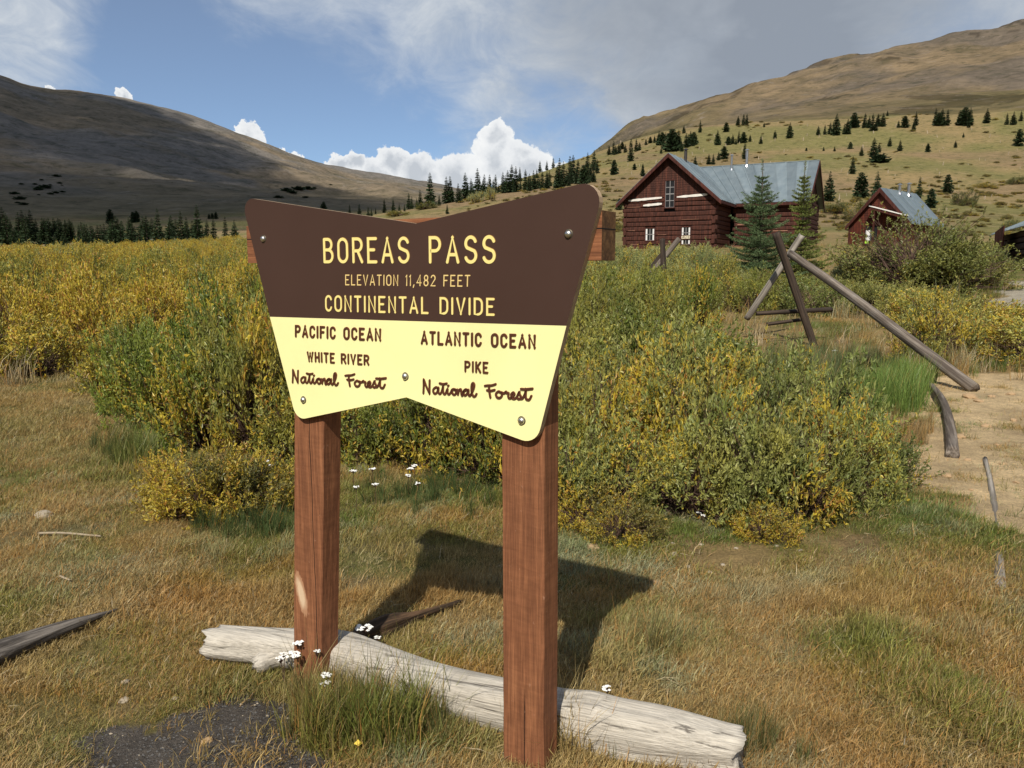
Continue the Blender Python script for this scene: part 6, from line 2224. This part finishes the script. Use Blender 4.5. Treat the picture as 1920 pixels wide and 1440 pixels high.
for px, yt in ((664, 882), (705, 908), (770, 880), (778, 872), (766, 892), (785, 905), (700, 878), (668, 915), (500, 865), (512, 872)):
    yarrow(px, yt, yt + 40, 'small white yarrow at the foot of the willows behind the sign', 'small white yarrows behind the sign', 1, 9)
for px, yt in ((1565, 658), (1562, 718), (1583, 713), (1650, 702), (1668, 706), (1310, 962), (1318, 968)):
    yarrow(px, yt, yt + 18, 'small white flower in the grass right of the sign', 'small white flowers right of the sign', 1, 7)
mb = MB()
mb.add([(-.014, 0, 0), (0, -.011, .004), (.015, 0, .002), (0, .012, .006)], [(0, 1, 2), (0, 2, 3)])
o = mb.build('fallen_leaf', M_YPETAL, label='bright yellow leaf lying in the grass at the bottom edge', cat='leaf')
o.location = tuple(hit(672, 1424) + [0, 0, .05]); o.rotation_euler = (.5, .2, .4)

# ------------------------------------------------------------------ labels that single out members of the small groups
ORD = 'first second third fourth fifth sixth seventh eighth ninth tenth eleventh twelfth thirteenth fourteenth fifteenth sixteenth'.split()
SKIP = (BELT, 'spruces of the wooded ridge above the sign', 'pale stumps on the hillside', 'flat stones embedded in the yellow dirt')
by = {}
for o in COL.objects:
    if o.parent is None and o.get('group') and o['group'] not in SKIP:
        by.setdefault((o['group'], o['label']), []).append(o)
for (gname, lab), os_ in by.items():
    if len(os_) < 2: continue
    willow = 'willow' in os_[0].name
    P = np.array([tuple(o.location) for o in os_])
    px, py, _ = proj(P)
    order = np.argsort(np.hypot(P[:, 0], P[:, 1]) if willow else -P[:, 2] * 0 + px)
    nrow = max(1, int(math.ceil(len(os_) / 9.0)))
    if willow and nrow == 1 and len(os_) > 5: nrow = 2
    rows_ = np.array_split(order, nrow)
    for ri, row in enumerate(rows_):
        row = sorted(row, key=lambda i: px[i])
        for k, i in enumerate(row):
            if nrow == 1: w_ = ''
            elif willow: w_ = ', nearest row' if ri == 0 else (', farthest row' if ri == nrow - 1 else ', %s row back' % ORD[ri])
            else: w_ = ', left end' if ri == 0 else (', right end' if ri == nrow - 1 else ', %s stretch' % ORD[ri])
            where = 'leftmost' if k == 0 else ('rightmost' if k == len(row) - 1 else '%s from left' % ORD[min(k, 15)])
            os_[i]['label'] = short(lab) + w_ + ', ' + where

# ------------------------------------------------------------------ the cloud whose shade lies on the left mountain
def cloud_for(targets, alt):
    """lumpy cloud standing sunward of the shaded ground points"""
    mb_ = bmesh.new()
    for (px, py, rad) in targets:
        P = hit(px, py)
        if P is None: continue
        c = Vector(P) + SUN_DIR * ((alt - P[2]) / SUN_DIR.z)
        m = Matrix.Translation(c) @ Matrix.Diagonal((rad, rad * 1.1, rad * .38, 1))
        bmesh.ops.create_icosphere(mb_, subdivisions=4, radius=1, matrix=m)
    for v in mb_.verts:
        n = (float(fbm(np.array(v.co.x / 170), np.array(v.co.y / 170 + v.co.z / 130), 4)) - .5) * 150
        v.co += v.normal * n if v.normal.length else Vector()
    me = bpy.data.meshes.new('cloud')
    mb_.to_mesh(me); mb_.free()
    me.polygons.foreach_set('use_smooth', [True] * len(me.polygons))
    m, nt = new_mat('cloud_white')
    d = nt.new('ShaderNodeBsdfDiffuse', {'Color': (.9, .9, .9, 1)})
    t = nt.new('ShaderNodeBsdfTranslucent', {'Color': (.9, .9, .9, 1)})
    mx = nt.new('ShaderNodeMixShader', {0: .5, 1: d, 2: t})
    tr_ = nt.new('ShaderNodeBsdfTransparent')
    mx2 = nt.new('ShaderNodeMixShader', {0: .62, 1: mx, 2: tr_})
    nt.l.new(mx2.outputs[0], nt.out.inputs[0])
    me.materials.append(m)
    return obj('cloud', me, label='white cloud high up behind the viewer, shading the left mountain', cat='cloud', kind='structure')
cloud_for([(-250, 250, 420), (-200, 380, 380), (0, 230, 330), (60, 330, 300), (0, 395, 260), (120, 390, 220), (200, 260, 270), (230, 370, 230), (330, 290, 230), (350, 375, 190), (430, 330, 170), (480, 360, 130), (480, 300, 120), (180, 200, 230), (30, 170, 300), (-300, 100, 400), (-350, 395, 400), (300, 345, 300), (400, 290, 150), (285, 330, 260), (210, 215, 220), (300, 235, 170), (360, 255, 130), (540, 345, 110), (590, 380, 120), (120, 260, 300), (260, 230, 160), (60, 180, 260)], 1900)
